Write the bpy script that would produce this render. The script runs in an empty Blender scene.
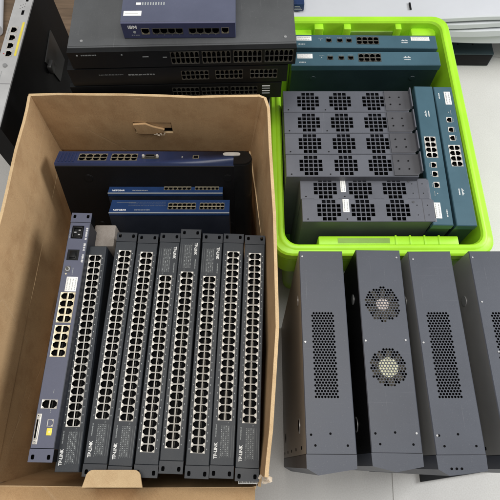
import bpy, bmesh, math, random
from mathutils import Vector, Matrix
R = math.radians
random.seed(7)
S = bpy.context.scene
COL = S.collection

# ------------------------------------------------------------------ camera
CAM_H = 1.6
cam_d = bpy.data.cameras.new('camera')
cam = bpy.data.objects.new('camera', cam_d)
COL.objects.link(cam)
cam.location = (0, 0, CAM_H)
cam.rotation_euler = (R(23.268), 0, 0)
cam_d.sensor_width = 36
cam_d.lens = 36
cam_d.clip_start = 0.02
cam_d.clip_end = 100
S.camera = cam

# ------------------------------------------------------------------ light
w = bpy.data.worlds.new('World')
S.world = w
w.use_nodes = True
w.node_tree.nodes['Background'].inputs[0].default_value = (0.95, 0.97, 1.0, 1)
w.node_tree.nodes['Background'].inputs[1].default_value = 0.31

def area(name, loc, target, sx, sy, power, col):
    d = bpy.data.lights.new(name, 'AREA')
    d.shape = 'RECTANGLE'
    d.size, d.size_y, d.energy, d.color = sx, sy, power, col
    o = bpy.data.objects.new(name, d)
    COL.objects.link(o)
    o.location = loc
    o.rotation_euler = (Vector(target) - Vector(loc)).to_track_quat('-Z', 'Y').to_euler()
area('window_light', (2.9, 1.0, 2.1), (-0.1, 0.3, 0.45), 1.5, 1.3, 84, (0.96, 0.98, 1.0))
area('ceiling_light', (-0.05, 0.35, 3.1), (0.1, 0.3, 0.4), 1.7, 1.7, 56, (1.0, 0.97, 0.92))
S.view_settings.view_transform = 'Standard'
S.view_settings.look = 'None'
S.view_settings.exposure = 0.0
S.view_settings.gamma = 1.0

# ------------------------------------------------------------------ materials
def mat(name, col, rough=0.5, metal=0.0, var=0.0, vscale=8.0, bump=0.0, bscale=300.0, spec=0.5, stretch=(1, 1, 1), dust=0.0, scratch=0.0):
    m = bpy.data.materials.new(name)
    m.use_nodes = True
    nt = m.node_tree
    N, L = nt.nodes, nt.links
    b = N['Principled BSDF']
    b.inputs['Base Color'].default_value = (*col, 1)
    b.inputs['Roughness'].default_value = rough
    b.inputs['Metallic'].default_value = metal
    b.inputs['Specular IOR Level'].default_value = spec
    tc = N.new('ShaderNodeTexCoord')
    mp = N.new('ShaderNodeMapping')
    mp.inputs['Scale'].default_value = stretch
    oi = N.new('ShaderNodeObjectInfo')
    ad = N.new('ShaderNodeVectorMath')
    ad.operation = 'MULTIPLY_ADD'
    L.new(oi.outputs['Location'], ad.inputs[0])
    ad.inputs[1].default_value = (7.3, 5.1, 3.7)
    L.new(tc.outputs['Object'], ad.inputs[2])
    L.new(ad.outputs[0], mp.inputs['Vector'])
    if var > 0:
        n = N.new('ShaderNodeTexNoise')
        n.inputs['Scale'].default_value = vscale
        n.inputs['Detail'].default_value = 7
        n.inputs['Roughness'].default_value = 0.62
        L.new(mp.outputs[0], n.inputs['Vector'])
        r = N.new('ShaderNodeValToRGB')
        r.color_ramp.elements[0].position = 0.3
        r.color_ramp.elements[1].position = 0.72
        r.color_ramp.elements[0].color = (*[c * (1 - var) for c in col], 1)
        r.color_ramp.elements[1].color = (*[min(1, c * (1 + var)) for c in col], 1)
        L.new(n.outputs['Fac'], r.inputs['Fac'])
        out = r.outputs['Color']
        if dust > 0:
            n2 = N.new('ShaderNodeTexNoise')
            n2.inputs['Scale'].default_value = 420
            n2.inputs['Detail'].default_value = 3
            L.new(ad.outputs[0], n2.inputs['Vector'])
            r2 = N.new('ShaderNodeValToRGB')
            r2.color_ramp.elements[0].position = 0.64
            r2.color_ramp.elements[1].position = 0.74
            r2.color_ramp.elements[0].color = (0, 0, 0, 1)
            r2.color_ramp.elements[1].color = (dust, dust, dust, 1)
            L.new(n2.outputs['Fac'], r2.inputs['Fac'])
            mx = N.new('ShaderNodeMixRGB')
            L.new(r2.outputs['Color'], mx.inputs['Fac'])
            L.new(out, mx.inputs['Color1'])
            mx.inputs['Color2'].default_value = (0.5, 0.48, 0.45, 1)
            out = mx.outputs['Color']
        if scratch > 0:
            for sc, rz in (((9, 420, 9), 0.5), ((380, 7, 9), -0.3)):
                mp2 = N.new('ShaderNodeMapping')
                mp2.inputs['Scale'].default_value = sc
                mp2.inputs['Rotation'].default_value = (0, 0, rz)
                L.new(ad.outputs[0], mp2.inputs['Vector'])
                n4 = N.new('ShaderNodeTexNoise')
                n4.inputs['Scale'].default_value = 1.0
                n4.inputs['Detail'].default_value = 2
                L.new(mp2.outputs[0], n4.inputs['Vector'])
                r4 = N.new('ShaderNodeValToRGB')
                r4.color_ramp.elements[0].position = 0.70
                r4.color_ramp.elements[1].position = 0.76
                r4.color_ramp.elements[0].color = (0, 0, 0, 1)
                r4.color_ramp.elements[1].color = (scratch, scratch, scratch, 1)
                L.new(n4.outputs['Fac'], r4.inputs['Fac'])
                mx4 = N.new('ShaderNodeMixRGB')
                L.new(r4.outputs['Color'], mx4.inputs['Fac'])
                L.new(out, mx4.inputs['Color1'])
                mx4.inputs['Color2'].default_value = (0.6, 0.6, 0.6, 1)
                out = mx4.outputs['Color']
        L.new(out, b.inputs['Base Color'])
        mr = N.new('ShaderNodeMapRange')
        mr.inputs['To Min'].default_value = max(0.05, rough - 0.12)
        mr.inputs['To Max'].default_value = min(1, rough + 0.12)
        L.new(n.outputs['Fac'], mr.inputs['Value'])
        L.new(mr.outputs[0], b.inputs['Roughness'])
    if bump > 0:
        n3 = N.new('ShaderNodeTexNoise')
        n3.inputs['Scale'].default_value = bscale
        n3.inputs['Detail'].default_value = 4
        L.new(mp.outputs[0], n3.inputs['Vector'])
        bp = N.new('ShaderNodeBump')
        bp.inputs['Strength'].default_value = bump
        bp.inputs['Distance'].default_value = 0.002
        L.new(n3.outputs['Fac'], bp.inputs['Height'])
        L.new(bp.outputs[0], b.inputs['Normal'])
    return m

M = dict(
    tp=mat('charcoal_paint', (0.021, 0.025, 0.031), 0.5, 0, 0.2, 14, 0.08, 900, spec=0.4, dust=0.05),
    tpear=mat('charcoal_ear', (0.019, 0.022, 0.028), 0.48, 0, 0.2, 14, 0.08, 900, spec=0.4),
    black=mat('black_void', (0.0025, 0.0025, 0.003), 0.7, spec=0.05),
    blk=mat('black_metal', (0.0042, 0.0042, 0.0048), 0.55, 0, 0.25, 9, 0.06, 700, spec=0.18, dust=0.008),
    blkpanel=mat('black_plastic', (0.0065, 0.0068, 0.0072), 0.4, 0, 0.2, 12, spec=0.25),
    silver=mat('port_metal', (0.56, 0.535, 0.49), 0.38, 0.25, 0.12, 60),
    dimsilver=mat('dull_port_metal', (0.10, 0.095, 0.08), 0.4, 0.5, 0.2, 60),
    bronze=mat('brown_port_metal', (0.27, 0.24, 0.17), 0.4, 0.5, 0.2, 60),  # brownish port metal, darker than the plain one
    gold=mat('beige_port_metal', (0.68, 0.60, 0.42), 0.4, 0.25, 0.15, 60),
    white=mat('white_print', (0.82, 0.82, 0.80), 0.6),
    greyprint=mat('grey_print', (0.34, 0.36, 0.36), 0.6),
    dimprint=mat('dim_print', (0.17, 0.18, 0.18), 0.6),
    label=mat('paper_label', (0.80, 0.79, 0.76), 0.6, 0, 0.05, 40),
    darkprint=mat('dark_print', (0.12, 0.12, 0.13), 0.6),
    yellow=mat('yellow_sticker', (0.80, 0.66, 0.08), 0.5, 0, 0.1, 60),
    fw=mat('slate_violet_paint', (0.076, 0.082, 0.124), 0.48, 0, 0.1, 14, 0.08, 900, dust=0.04),
    rblue=mat('dark_blue_panel', (0.017, 0.028, 0.080), 0.4, 0, 0.15, 20, 0.05, 700),
    nblue=mat('cobalt_panel', (0.013, 0.037, 0.115), 0.4, 0, 0.15, 20, 0.05, 700),
    nbody=mat('navy_black_metal', (0.012, 0.015, 0.024), 0.5, 0, 0.2, 12, 0.08, 700, dust=0.03),
    teal=mat('teal_plastic', (0.043, 0.100, 0.132), 0.42, 0, 0.1, 12, 0.05, 900, dust=0.03),
    tealdark=mat('dark_teal_metal', (0.017, 0.036, 0.043), 0.45, 0, 0.2, 10, 0.06, 700, dust=0.03),
    grey=mat('violet_grey_metal', (0.100, 0.105, 0.124), 0.45, 0.1, 0.12, 10, 0.08, 900, dust=0.05, scratch=0.04),
    bracket=mat('bracket_metal', (0.082, 0.082, 0.090), 0.4, 0.2, 0.1, 10, 0.06, 900),
    srv=mat('slate_powder_coat', (0.054, 0.060, 0.077), 0.48, 0.05, 0.14, 6, 0.12, 1100, dust=0.06, scratch=0.045),
    srvside=mat('bounce_lit_side', (0.30, 0.295, 0.285), 0.5, 0.3, 0.12, 5, 0.05, 700),  # left faces: base colour lightened to imitate light bounced off floor and carton
    rivet=mat('steel_rivet', (0.42, 0.42, 0.42), 0.4, 0.6),
    lime=mat('lime_plastic', (0.35, 0.70, 0.022), 0.42, 0, 0.10, 9, 0.08, 120, dust=0.05, scratch=0.04),
    limeshade=mat('shaded_lime', (0.20, 0.34, 0.06), 0.5, 0, 0.15, 12),  # darker lime for grip slots; the recess shade is in the colour
    topgrey=mat('graphite_paint', (0.082, 0.085, 0.088), 0.36, 0.1, 0.2, 5, 0.06, 700, dust=0.07, scratch=0.05),
    bluetop=mat('indigo_paint', (0.078, 0.086, 0.132), 0.42, 0, 0.1, 10, 0.06, 900, dust=0.03),
    bluefront=mat('indigo_front', (0.035, 0.040, 0.095), 0.45, 0, 0.1, 20),
    panel=mat('brushed_silver_paint', (0.52, 0.52, 0.52), 0.4, 0.2, 0.08, 30, 0.06, 500),
    plate=mat('dull_grey_plate', (0.05, 0.05, 0.05), 0.4, 0.4, 0.2, 30),
    foam=mat('white_foam_board', (0.58, 0.59, 0.62), 0.55, 0, 0.03, 6, 0.06, 90),
    navy=mat('navy_print', (0.010, 0.03, 0.10), 0.4, 0, 0.2, 50),
    wood=mat('dark_brown_wood', (0.15, 0.10, 0.062), 0.5, 0, 0.35, 6, 0.1, 60, stretch=(1, 9, 9)),
    hub_w=mat('fan_hub_sticker', (0.78, 0.75, 0.52), 0.5, 0, 0.35, 130),
    hub_p=mat('pale_fan_hub', (0.74, 0.63, 0.57), 0.5, 0, 0.4, 160),
    blade=mat('fan_blade_plastic', (0.13, 0.115, 0.085), 0.45),
    torn=mat('torn_paper', (0.62, 0.52, 0.40), 0.8, 0, 0.25, 60, 0.3, 200),
)

def cardboard(name, col, stretch):
    m = mat(name, col, 0.78, 0, 0.13, 7, 0.16, 90, spec=0.2, stretch=stretch)
    nt = m.node_tree
    N, L = nt.nodes, nt.links
    b = N['Principled BSDF']
    src = b.inputs['Base Color'].links[0].from_socket
    tc = N.new('ShaderNodeTexCoord')
    n = N.new('ShaderNodeTexNoise')
    n.inputs['Scale'].default_value = 900
    n.inputs['Detail'].default_value = 2
    L.new(tc.outputs['Object'], n.inputs['Vector'])
    r = N.new('ShaderNodeValToRGB')
    r.color_ramp.elements[0].position = 0.3
    r.color_ramp.elements[1].position = 0.6
    r.color_ramp.elements[0].color = (0.80, 0.78, 0.74, 1)
    r.color_ramp.elements[1].color = (1, 1, 1, 1)
    L.new(n.outputs['Fac'], r.inputs['Fac'])
    mx = N.new('ShaderNodeMixRGB')
    mx.blend_type = 'MULTIPLY'
    mx.inputs['Fac'].default_value = 1
    L.new(src, mx.inputs['Color1'])
    L.new(r.outputs['Color'], mx.inputs['Color2'])
    # blotchy wear
    n2 = N.new('ShaderNodeTexNoise')
    n2.inputs['Scale'].default_value = 14
    n2.inputs['Detail'].default_value = 8
    n2.inputs['Roughness'].default_value = 0.7
    L.new(tc.outputs['Object'], n2.inputs['Vector'])
    r2 = N.new('ShaderNodeValToRGB')
    r2.color_ramp.elements[0].position = 0.36
    r2.color_ramp.elements[1].position = 0.52
    r2.color_ramp.elements[0].color = (0.86, 0.82, 0.79, 1)
    r2.color_ramp.elements[1].color = (1, 1, 1, 1)
    L.new(n2.outputs['Fac'], r2.inputs['Fac'])
    mx2 = N.new('ShaderNodeMixRGB')
    mx2.blend_type = 'MULTIPLY'
    mx2.inputs['Fac'].default_value = 1
    L.new(mx.outputs['Color'], mx2.inputs['Color1'])
    L.new(r2.outputs['Color'], mx2.inputs['Color2'])
    # a few straight scuffed creases: borders of very large cells, broken up by noise
    mp = N.new('ShaderNodeMapping')
    mp.inputs['Scale'].default_value = (2.6, 2.6, 4.2)
    mp.inputs['Rotation'].default_value = (0.4, 0.3, 0.5)
    L.new(tc.outputs['Object'], mp.inputs['Vector'])
    vo = N.new('ShaderNodeTexVoronoi')
    vo.feature = 'DISTANCE_TO_EDGE'
    vo.inputs['Scale'].default_value = 1.0
    L.new(mp.outputs[0], vo.inputs['Vector'])
    m1 = N.new('ShaderNodeMapRange')
    m1.inputs['From Min'].default_value = 0.0
    m1.inputs['From Max'].default_value = 0.008
    m1.inputs['To Min'].default_value = 1.0
    m1.inputs['To Max'].default_value = 0.0
    L.new(vo.outputs['Distance'], m1.inputs['Value'])
    m2 = N.new('ShaderNodeMapRange')
    m2.inputs['From Min'].default_value = 0.47
    m2.inputs['From Max'].default_value = 0.60
    L.new(n2.outputs['Fac'], m2.inputs['Value'])
    m3 = N.new('ShaderNodeMath'); m3.operation = 'MULTIPLY'
    L.new(m1.outputs[0], m3.inputs[0]); L.new(m2.outputs[0], m3.inputs[1])
    mx3 = N.new('ShaderNodeMixRGB')
    m4 = N.new('ShaderNodeMath'); m4.operation = 'MULTIPLY'; m4.inputs[1].default_value = 0.22
    L.new(m3.outputs[0], m4.inputs[0]); L.new(m4.outputs[0], mx3.inputs['Fac'])
    L.new(mx2.outputs['Color'], mx3.inputs['Color1'])
    mx3.inputs['Color2'].default_value = (0.66, 0.52, 0.36, 1)
    L.new(mx3.outputs['Color'], b.inputs['Base Color'])
    # flutes showing through the liner, plus the creases, as relief
    sx = N.new('ShaderNodeSeparateXYZ')
    L.new(tc.outputs['Object'], sx.inputs[0])
    ad = N.new('ShaderNodeMath'); ad.operation = 'ADD'
    L.new(sx.outputs[0], ad.inputs[0]); L.new(sx.outputs[1], ad.inputs[1])
    mu = N.new('ShaderNodeMath'); mu.operation = 'MULTIPLY'; mu.inputs[1].default_value = 2 * math.pi / 0.0072
    si = N.new('ShaderNodeMath'); si.operation = 'SINE'
    L.new(ad.outputs[0], mu.inputs[0]); L.new(mu.outputs[0], si.inputs[0])
    hs = N.new('ShaderNodeMath'); hs.operation = 'MULTIPLY_ADD'
    hs.inputs[1].default_value = 0.035
    L.new(si.outputs[0], hs.inputs[0])
    m5 = N.new('ShaderNodeMath'); m5.operation = 'MULTIPLY'; m5.inputs[1].default_value = -0.35
    L.new(m3.outputs[0], m5.inputs[0]); L.new(m5.outputs[0], hs.inputs[2])
    bp0 = b.inputs['Normal'].links[0].from_node
    bp = N.new('ShaderNodeBump')
    bp.inputs['Strength'].default_value = 0.5
    bp.inputs['Distance'].default_value = 0.002
    L.new(hs.outputs[0], bp.inputs['Height'])
    L.new(bp0.outputs[0], bp.inputs['Normal'])
    L.new(bp.outputs[0], b.inputs['Normal'])
    return m
M['card'] = cardboard('kraft_cardboard', (0.54, 0.355, 0.19), (1, 1, 0.35))
M['cardedge'] = cardboard('cardboard_cut_edge', (0.62, 0.45, 0.26), (1, 1, 1))
M['cardgrey'] = cardboard('greyed_cardboard', (0.29, 0.26, 0.235), (1, 1, 1))

def floor_mat():
    m = mat('pale_floor_tile', (0.63, 0.62, 0.595), 0.33, 0, 0.06, 3, 0.02, 60)
    nt = m.node_tree
    N, L = nt.nodes, nt.links
    b = N['Principled BSDF']
    src = b.inputs['Base Color'].links[0].from_socket
    tc = N.new('ShaderNodeTexCoord')
    mp = N.new('ShaderNodeMapping')
    mp.inputs['Location'].default_value = (-0.4155, -1.62, 0)
    mp.inputs['Rotation'].default_value = (0, 0, R(3.2))
    br = N.new('ShaderNodeTexBrick')
    br.offset = 0.0
    br.inputs['Color1'].default_value = (1, 1, 1, 1)
    br.inputs['Color2'].default_value = (0.975, 0.975, 0.97, 1)
    br.inputs['Mortar'].default_value = (0.45, 0.44, 0.42, 1)
    br.inputs['Scale'].default_value = 1.0
    br.inputs['Mortar Size'].default_value = 0.0014
    br.inputs['Brick Width'].default_value = 0.8
    br.inputs['Row Height'].default_value = 2.5
    L.new(tc.outputs['Object'], mp.inputs['Vector'])
    L.new(mp.outputs[0], br.inputs['Vector'])
    sp = N.new('ShaderNodeTexNoise')
    sp.inputs['Scale'].default_value = 260
    sp.inputs['Detail'].default_value = 5
    L.new(tc.outputs['Object'], sp.inputs['Vector'])
    r = N.new('ShaderNodeValToRGB')
    r.color_ramp.elements[0].position = 0.34
    r.color_ramp.elements[1].position = 0.62
    r.color_ramp.elements[0].color = (0.91, 0.90, 0.89, 1)
    r.color_ramp.elements[1].color = (1, 1, 1, 1)
    L.new(sp.outputs['Fac'], r.inputs['Fac'])
    for other in (br.outputs['Color'], r.outputs['Color']):
        mx = N.new('ShaderNodeMixRGB')
        mx.blend_type = 'MULTIPLY'
        mx.inputs['Fac'].default_value = 1
        L.new(src, mx.inputs['Color1'])
        L.new(other, mx.inputs['Color2'])
        src = mx.outputs['Color']
    L.new(src, b.inputs['Base Color'])
    return m
M['floor'] = floor_mat()

# ------------------------------------------------------------------ mesh helpers
class MB:
    def __init__(self):
        self.v, self.f, self.m = [], [], []
    def face(self, pts, mi=0):
        i = len(self.v)
        self.v.extend([tuple(p) for p in pts])
        self.f.append(tuple(range(i, i + len(pts))))
        self.m.append(mi)
    def box(self, x0, x1, y0, y1, z0, z1, mi=0, bev=0.0, xf=None):
        bm = bmesh.new()
        bmesh.ops.create_cube(bm, size=1.0)
        for v in bm.verts:
            v.co = Vector((x0 + (v.co.x + 0.5) * (x1 - x0), y0 + (v.co.y + 0.5) * (y1 - y0), z0 + (v.co.z + 0.5) * (z1 - z0)))
        if bev > 0:
            bmesh.ops.bevel(bm, geom=bm.edges[:], offset=bev, segments=2, affect='EDGES', profile=0.5)
        self.add(bm, mi, xf)
    def add(self, bm, mi=0, xf=None):
        i = len(self.v)
        bm.verts.index_update()
        for v in bm.verts:
            self.v.append(tuple(xf @ v.co) if xf else tuple(v.co))
        for f in bm.faces:
            self.f.append(tuple(i + v.index for v in f.verts))
            self.m.append(mi)
        bm.free()
    def prism(self, pts, z0, z1, mi=0, mtop=None):
        n = len(pts)
        self.face([(p[0], p[1], z1) for p in pts], mi if mtop is None else mtop)
        self.face([(p[0], p[1], z0) for p in reversed(pts)], mi)
        for k in range(n):
            a, b = pts[k], pts[(k + 1) % n]
            self.face([(a[0], a[1], z0), (b[0], b[1], z0), (b[0], b[1], z1), (a[0], a[1], z1)], mi)
    def disc(self, cx, cy, r, z0, z1, mi=0, n=16, mtop=None):
        self.prism([(cx + r * math.cos(2 * math.pi * k / n), cy + r * math.sin(2 * math.pi * k / n)) for k in range(n)], z0, z1, mi, mtop)
    def cell(self, x0, x1, y0, y1, hole, z1, z0, mi=0, mw=0):
        """a rectangle of sheet with one 8-point hole in it, and the wall of the hole"""
        xm, ym = (x0 + x1) / 2, (y0 + y1) / 2
        out = [(x1, ym), (x1, y1), (xm, y1), (x0, y1), (x0, ym), (x0, y0), (xm, y0), (x1, y0)]
        for k in range(8):
            a, b, c, d = out[k], out[(k + 1) % 8], hole[(k + 1) % 8], hole[k]
            self.face([(*a, z1), (*b, z1), (*c, z1), (*d, z1)], mi)
            self.face([(*d, z1), (*c, z1), (*c, z0), (*d, z0)], mw)
    def rect(self, x0, x1, y0, y1, z, mi=0):
        if x1 - x0 > 1e-6 and y1 - y0 > 1e-6:
            self.face([(x0, y0, z), (x1, y0, z), (x1, y1, z), (x0, y1, z)], mi)
    def build(self, name, mats, parent=None, loc=(0, 0, 0), rot=(0, 0, 0), smooth=False):
        me = bpy.data.meshes.new(name)
        me.from_pydata(self.v, [], self.f)
        mats = mats if isinstance(mats, (list, tuple)) else [mats]
        for m in mats:
            me.materials.append(m)
        me.polygons.foreach_set('material_index', self.m)
        bm = bmesh.new()
        bm.from_mesh(me)
        bmesh.ops.remove_doubles(bm, verts=bm.verts[:], dist=1e-6)
        bmesh.ops.recalc_face_normals(bm, faces=bm.faces[:])
        seen = set()          # open sheets face up (their local +Z)
        for f0 in bm.faces:
            if f0 in seen:
                continue
            isl, todo, open_ = [], [f0], False
            seen.add(f0)
            while todo:
                f = todo.pop()
                isl.append(f)
                for e in f.edges:
                    if len(e.link_faces) < 2:
                        open_ = True
                    for g in e.link_faces:
                        if g not in seen:
                            seen.add(g)
                            todo.append(g)
            zz = [v.co.z for f in isl for v in f.verts]
            if open_ and max(zz) - min(zz) < 0.013 and sum(f.normal.z * f.calc_area() for f in isl) < 0:
                bmesh.ops.reverse_faces(bm, faces=isl)
        bm.to_mesh(me)
        bm.free()
        if smooth:
            me.polygons.foreach_set('use_smooth', [True] * len(me.polygons))
        me.set_sharp_from_angle(angle=R(35))
        return link(name, me, parent, loc, rot)

def link(name, me, parent=None, loc=(0, 0, 0), rot=(0, 0, 0)):
    o = bpy.data.objects.new(name, me)
    COL.objects.link(o)
    o.parent = parent
    o.location = loc
    o.rotation_euler = rot
    return o

def thing(name, label, cat, loc=(0, 0, 0), rot=(0, 0, 0), group=None):
    o = bpy.data.objects.new(name, None)
    COL.objects.link(o)
    o.empty_display_size = 0.05
    o.location = loc
    o.rotation_euler = rot
    return tag(o, label, cat, group)

def tag(o, label, cat, group=None):
    o['label'] = label
    o['category'] = cat
    if group:
        o['group'] = group
    return o

def kids(o):
    return [c for c in COL.objects if c.parent == o]

def copy_thing(o, label, loc, rot, skip=()):
    r = o.copy()
    COL.objects.link(r)
    r.location, r.rotation_euler = loc, rot
    r['label'] = label
    for c in kids(o):
        if c.name.split('.')[0] in skip:
            continue
        d = c.copy()
        COL.objects.link(d)
        d.parent = r
        for g in kids(c):
            e = g.copy()
            COL.objects.link(e)
            e.parent = d
    return r

def text(s, size, x, y, z, parent, m, rz=0, name='lettering', align='LEFT', bold=0.0, xs=1.0):
    cu = bpy.data.curves.new(name, 'FONT')
    cu.body = s
    cu.size = size
    cu.align_x = align
    cu.align_y = 'CENTER'
    cu.extrude = 0.0002
    cu.offset = bold
    t = bpy.data.objects.new(name, cu)
    COL.objects.link(t)
    dg = bpy.context.evaluated_depsgraph_get()
    me = bpy.data.meshes.new_from_object(t.evaluated_get(dg))
    bpy.data.objects.remove(t)
    me.materials.clear()
    me.materials.append(m)
    o = link(name, me, parent, (x, y, z), (0, 0, rz))
    o.scale = (xs, 1, 1)
    return o

def scribble(mb, x0, x1, y, h, z, mi=0, word=(0.002, 0.006), gap=0.0012):
    x = x0
    while x < x1:
        l = min(random.uniform(*word), x1 - x)
        if l > 0.0006:
            k = x
            while k < x + l - 0.0002:       # strokes too fine to read
                s = random.uniform(0.0004, 0.0008)
                mb.box(k, min(k + s, x + l), y - h / 2 * random.uniform(0.6, 1), y + h / 2 * random.uniform(0.6, 1), z, z + 0.0003, mi)
                k += s + random.uniform(0.0003, 0.0006)
        x += l + gap

def scribble_v(mb, x, y0, y1, h, z, mi=0):
    t = MB()
    scribble(t, y0, y1, 0, h, z, mi)
    for f, m_ in zip(t.f, t.m):
        mb.face([(x - t.v[i][1], t.v[i][0], t.v[i][2]) for i in f], m_)

def sticker(parent, x0, x1, y0, y1, z, lines=2, name='label_sticker', vertical=False, m='label'):
    a = MB()
    a.box(x0, x1, y0, y1, z, z + 0.0005, 0, 0.0002)
    zz = z + 0.00052
    if vertical:
        for k in range(lines):
            scribble_v(a, x0 + (x1 - x0) * (k + 0.6) / (lines + 0.2), y0 + 0.003, y1 - 0.003, (x1 - x0) / lines * 0.4, zz, 1)
    else:
        for k in range(lines):
            scribble(a, x0 + 0.003, x1 - 0.003, y0 + (y1 - y0) * (k + 0.6) / (lines + 0.2), (y1 - y0) / lines * 0.4, zz, 1)
    return a.build(name, [M[m], M['greyprint']], parent)

def octo(cx, cy, r, n=8):
    return [(cx + r * math.cos(2 * math.pi * k / n), cy + r * math.sin(2 * math.pi * k / n)) for k in range(n)]
def squ(cx, cy, r):
    return [(cx + r, cy), (cx + r, cy + r), (cx, cy + r), (cx - r, cy + r), (cx - r, cy), (cx - r, cy - r), (cx, cy - r), (cx + r, cy - r)]

def shell(mb, x0, x1, y0, y1, h, mi=0, ch=0.0012):
    """four walls of a chassis with a small chamfer under its face plate"""
    o = [(x0, y0), (x1, y0), (x1, y1), (x0, y1)]
    i = [(x0 + ch, y0 + ch), (x1 - ch, y0 + ch), (x1 - ch, y1 - ch), (x0 + ch, y1 - ch)]
    mb.face([(p[0], p[1], 0) for p in reversed(o)], mi)
    for k in range(4):
        a, b = o[k], o[(k + 1) % 4]
        mb.face([(*a, 0), (*b, 0), (*b, h - ch), (*a, h - ch)], mi)
        c, d = i[k], i[(k + 1) % 4]
        mb.face([(*a, h - ch), (*b, h - ch), (*d, h), (*c, h)], mi)

def holed_face(mb, x0, x1, y0, y1, h, rects, mi=0, depth=0.009):
    """face plate with rectangular cut-outs (rects: x0,x1,y0,y1, sorted along x and not overlapping in x)"""
    x = x0
    for (a, b, c, d) in sorted(rects):
        mb.rect(x, a, y0, y1, h, mi)
        mb.rect(a, b, y0, c, h, mi)
        mb.rect(a, b, d, y1, h, mi)
        x = b
    mb.rect(x, x1, y0, y1, h, mi)
    for (a, b, c, d) in rects:
        z = h - depth
        mb.face([(a, c, h), (b, c, h), (b, c, z), (a, c, z)], mi)
        mb.face([(a, d, h), (b, d, h), (b, d, z), (a, d, z)], mi)
        mb.face([(a, c, h), (a, d, h), (a, d, z), (a, c, z)], mi)
        mb.face([(b, c, h), (b, d, h), (b, d, z), (b, c, z)], mi)
        mb.face([(a, c, z), (b, c, z), (b, d, z), (a, d, z)], mi)

PORTS = {}
def port_mesh(wd, ht, frame, dark=True, fr=0.0011):
    """RJ45 socket, opening up (+Z), latch notch towards +Y; wd along X, ht along Y"""
    key = (wd, ht, frame, fr)
    if key in PORTS:
        return PORTS[key]
    mb = MB()
    a, b = wd / 2 - fr, ht / 2 - fr
    nb = a * 0.62
    y1 = b * 0.25
    y2 = b * 0.66
    # outline of the opening, 12 points matched with 12 points on the frame
    inn = [(-a, -b), (0, -b), (a, -b), (a, 0), (a, y1), (nb, y2), (nb * 0.72, b), (0, b), (-nb * 0.72, b), (-nb, y2), (-a, y1), (-a, 0)]
    W, H = wd / 2, ht / 2
    out = [(-W, -H), (0, -H), (W, -H), (W, 0), (W, y1), (W, H * .75), (W, H), (0, H), (-W, H), (-W, H * .75), (-W, y1), (-W, 0)]
    for k in range(12):
        o0, o1, i0, i1 = out[k], out[(k + 1) % 12], inn[k], inn[(k + 1) % 12]
        mb.face([(*o0, 0.0006), (*o1, 0.0006), (*i1, 0), (*i0, 0)], 0)
        mb.face([(*i0, 0), (*i1, 0), (*i1, -0.008), (*i0, -0.008)], 1)
        mb.face([(*o0, 0.0006), (*o1, 0.0006), (*o1, -0.001), (*o0, -0.001)], 0)
    mb.rect(-W, W, -H, H, -0.0082, 1)
    for k in range(-3, 4):
        mb.box(k * a * 0.24 - 0.0002, k * a * 0.24 + 0.0002, -b + 0.0002, -b + 0.002, -0.0072, -0.0068, 2)
    o = mb.build('port', [M[frame], M['black'], M['dimsilver']])
    me = o.data
    bpy.data.objects.remove(o)
    PORTS[key] = me
    return me

def port(parent, x, y, z, wd, ht, frame, flip=False, rz=0, fr=0.0011, name='port'):
    return link(name, port_mesh(wd, ht, frame, True, fr), parent, (x, y, z), (0, 0, rz + (math.pi if flip else 0)))

def port_rows(parent, x0, n, pitch, y, ht, z, frame, both=True, fr=0.0011, both_up=False):
    for k in range(n):
        x = x0 + pitch * (k + 0.5)
        if both:
            port(parent, x, y + ht / 2, z, pitch, ht, frame, False, fr=fr)
            port(parent, x, y - ht / 2, z, pitch, ht, frame, not both_up, fr=fr)
        else:
            port(parent, x, y, z, pitch, ht, frame, True, fr=fr)

def ear(parent, x0, x1, wd, z, m, th=0.002):
    """rack ear: a thin plate with two slotted holes"""
    mb = MB()
    y = wd / 2
    xm = (x0 + x1) / 2 + (0.0025 if x1 > 0 else -0.0025)
    def slot(cy):
        return [(xm + 0.0042, cy), (xm + 0.0036, cy + 0.0026), (xm, cy + 0.0031), (xm - 0.0036, cy + 0.0026), (xm - 0.0042, cy), (xm - 0.0036, cy - 0.0026), (xm, cy - 0.0031), (xm + 0.0036, cy - 0.0026)]
    mb.cell(x0, x1, 0, y, slot(y * 0.66), z, z - th, 0, 1)
    mb.cell(x0, x1, -y, 0, slot(-y * 0.66), z, z - th, 0, 1)
    c = [(x0, -y), (x1, -y), (x1, y), (x0, y)]
    for k in range(4):
        a, b = c[k], c[(k + 1) % 4]
        mb.face([(*a, z), (*b, z), (*b, z - th), (*a, z - th)], 0)
    mb.rect(x0 + .001, x1 - .001, -y + .001, y - .001, z - 0.012, 1)      # black sheet below the slots, putting their shade into colour
    for s in (-1, 1):
        mb.box(x0 + .001, x1 - .001, s * (y - .0015) - .001, s * (y - .0015) + .001, z - 0.03, z - th, 1)  # side legs coloured black so they read as shade
    return mb.build('rack_ear', [M[m], M['black']], parent)

# ------------------------------------------------------------------ the floor
fb = MB()
fb.rect(-3.5, 3.5, -3, 4, 0)
fl = fb.build('floor', M['floor'])
fl['kind'] = 'structure'

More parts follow.
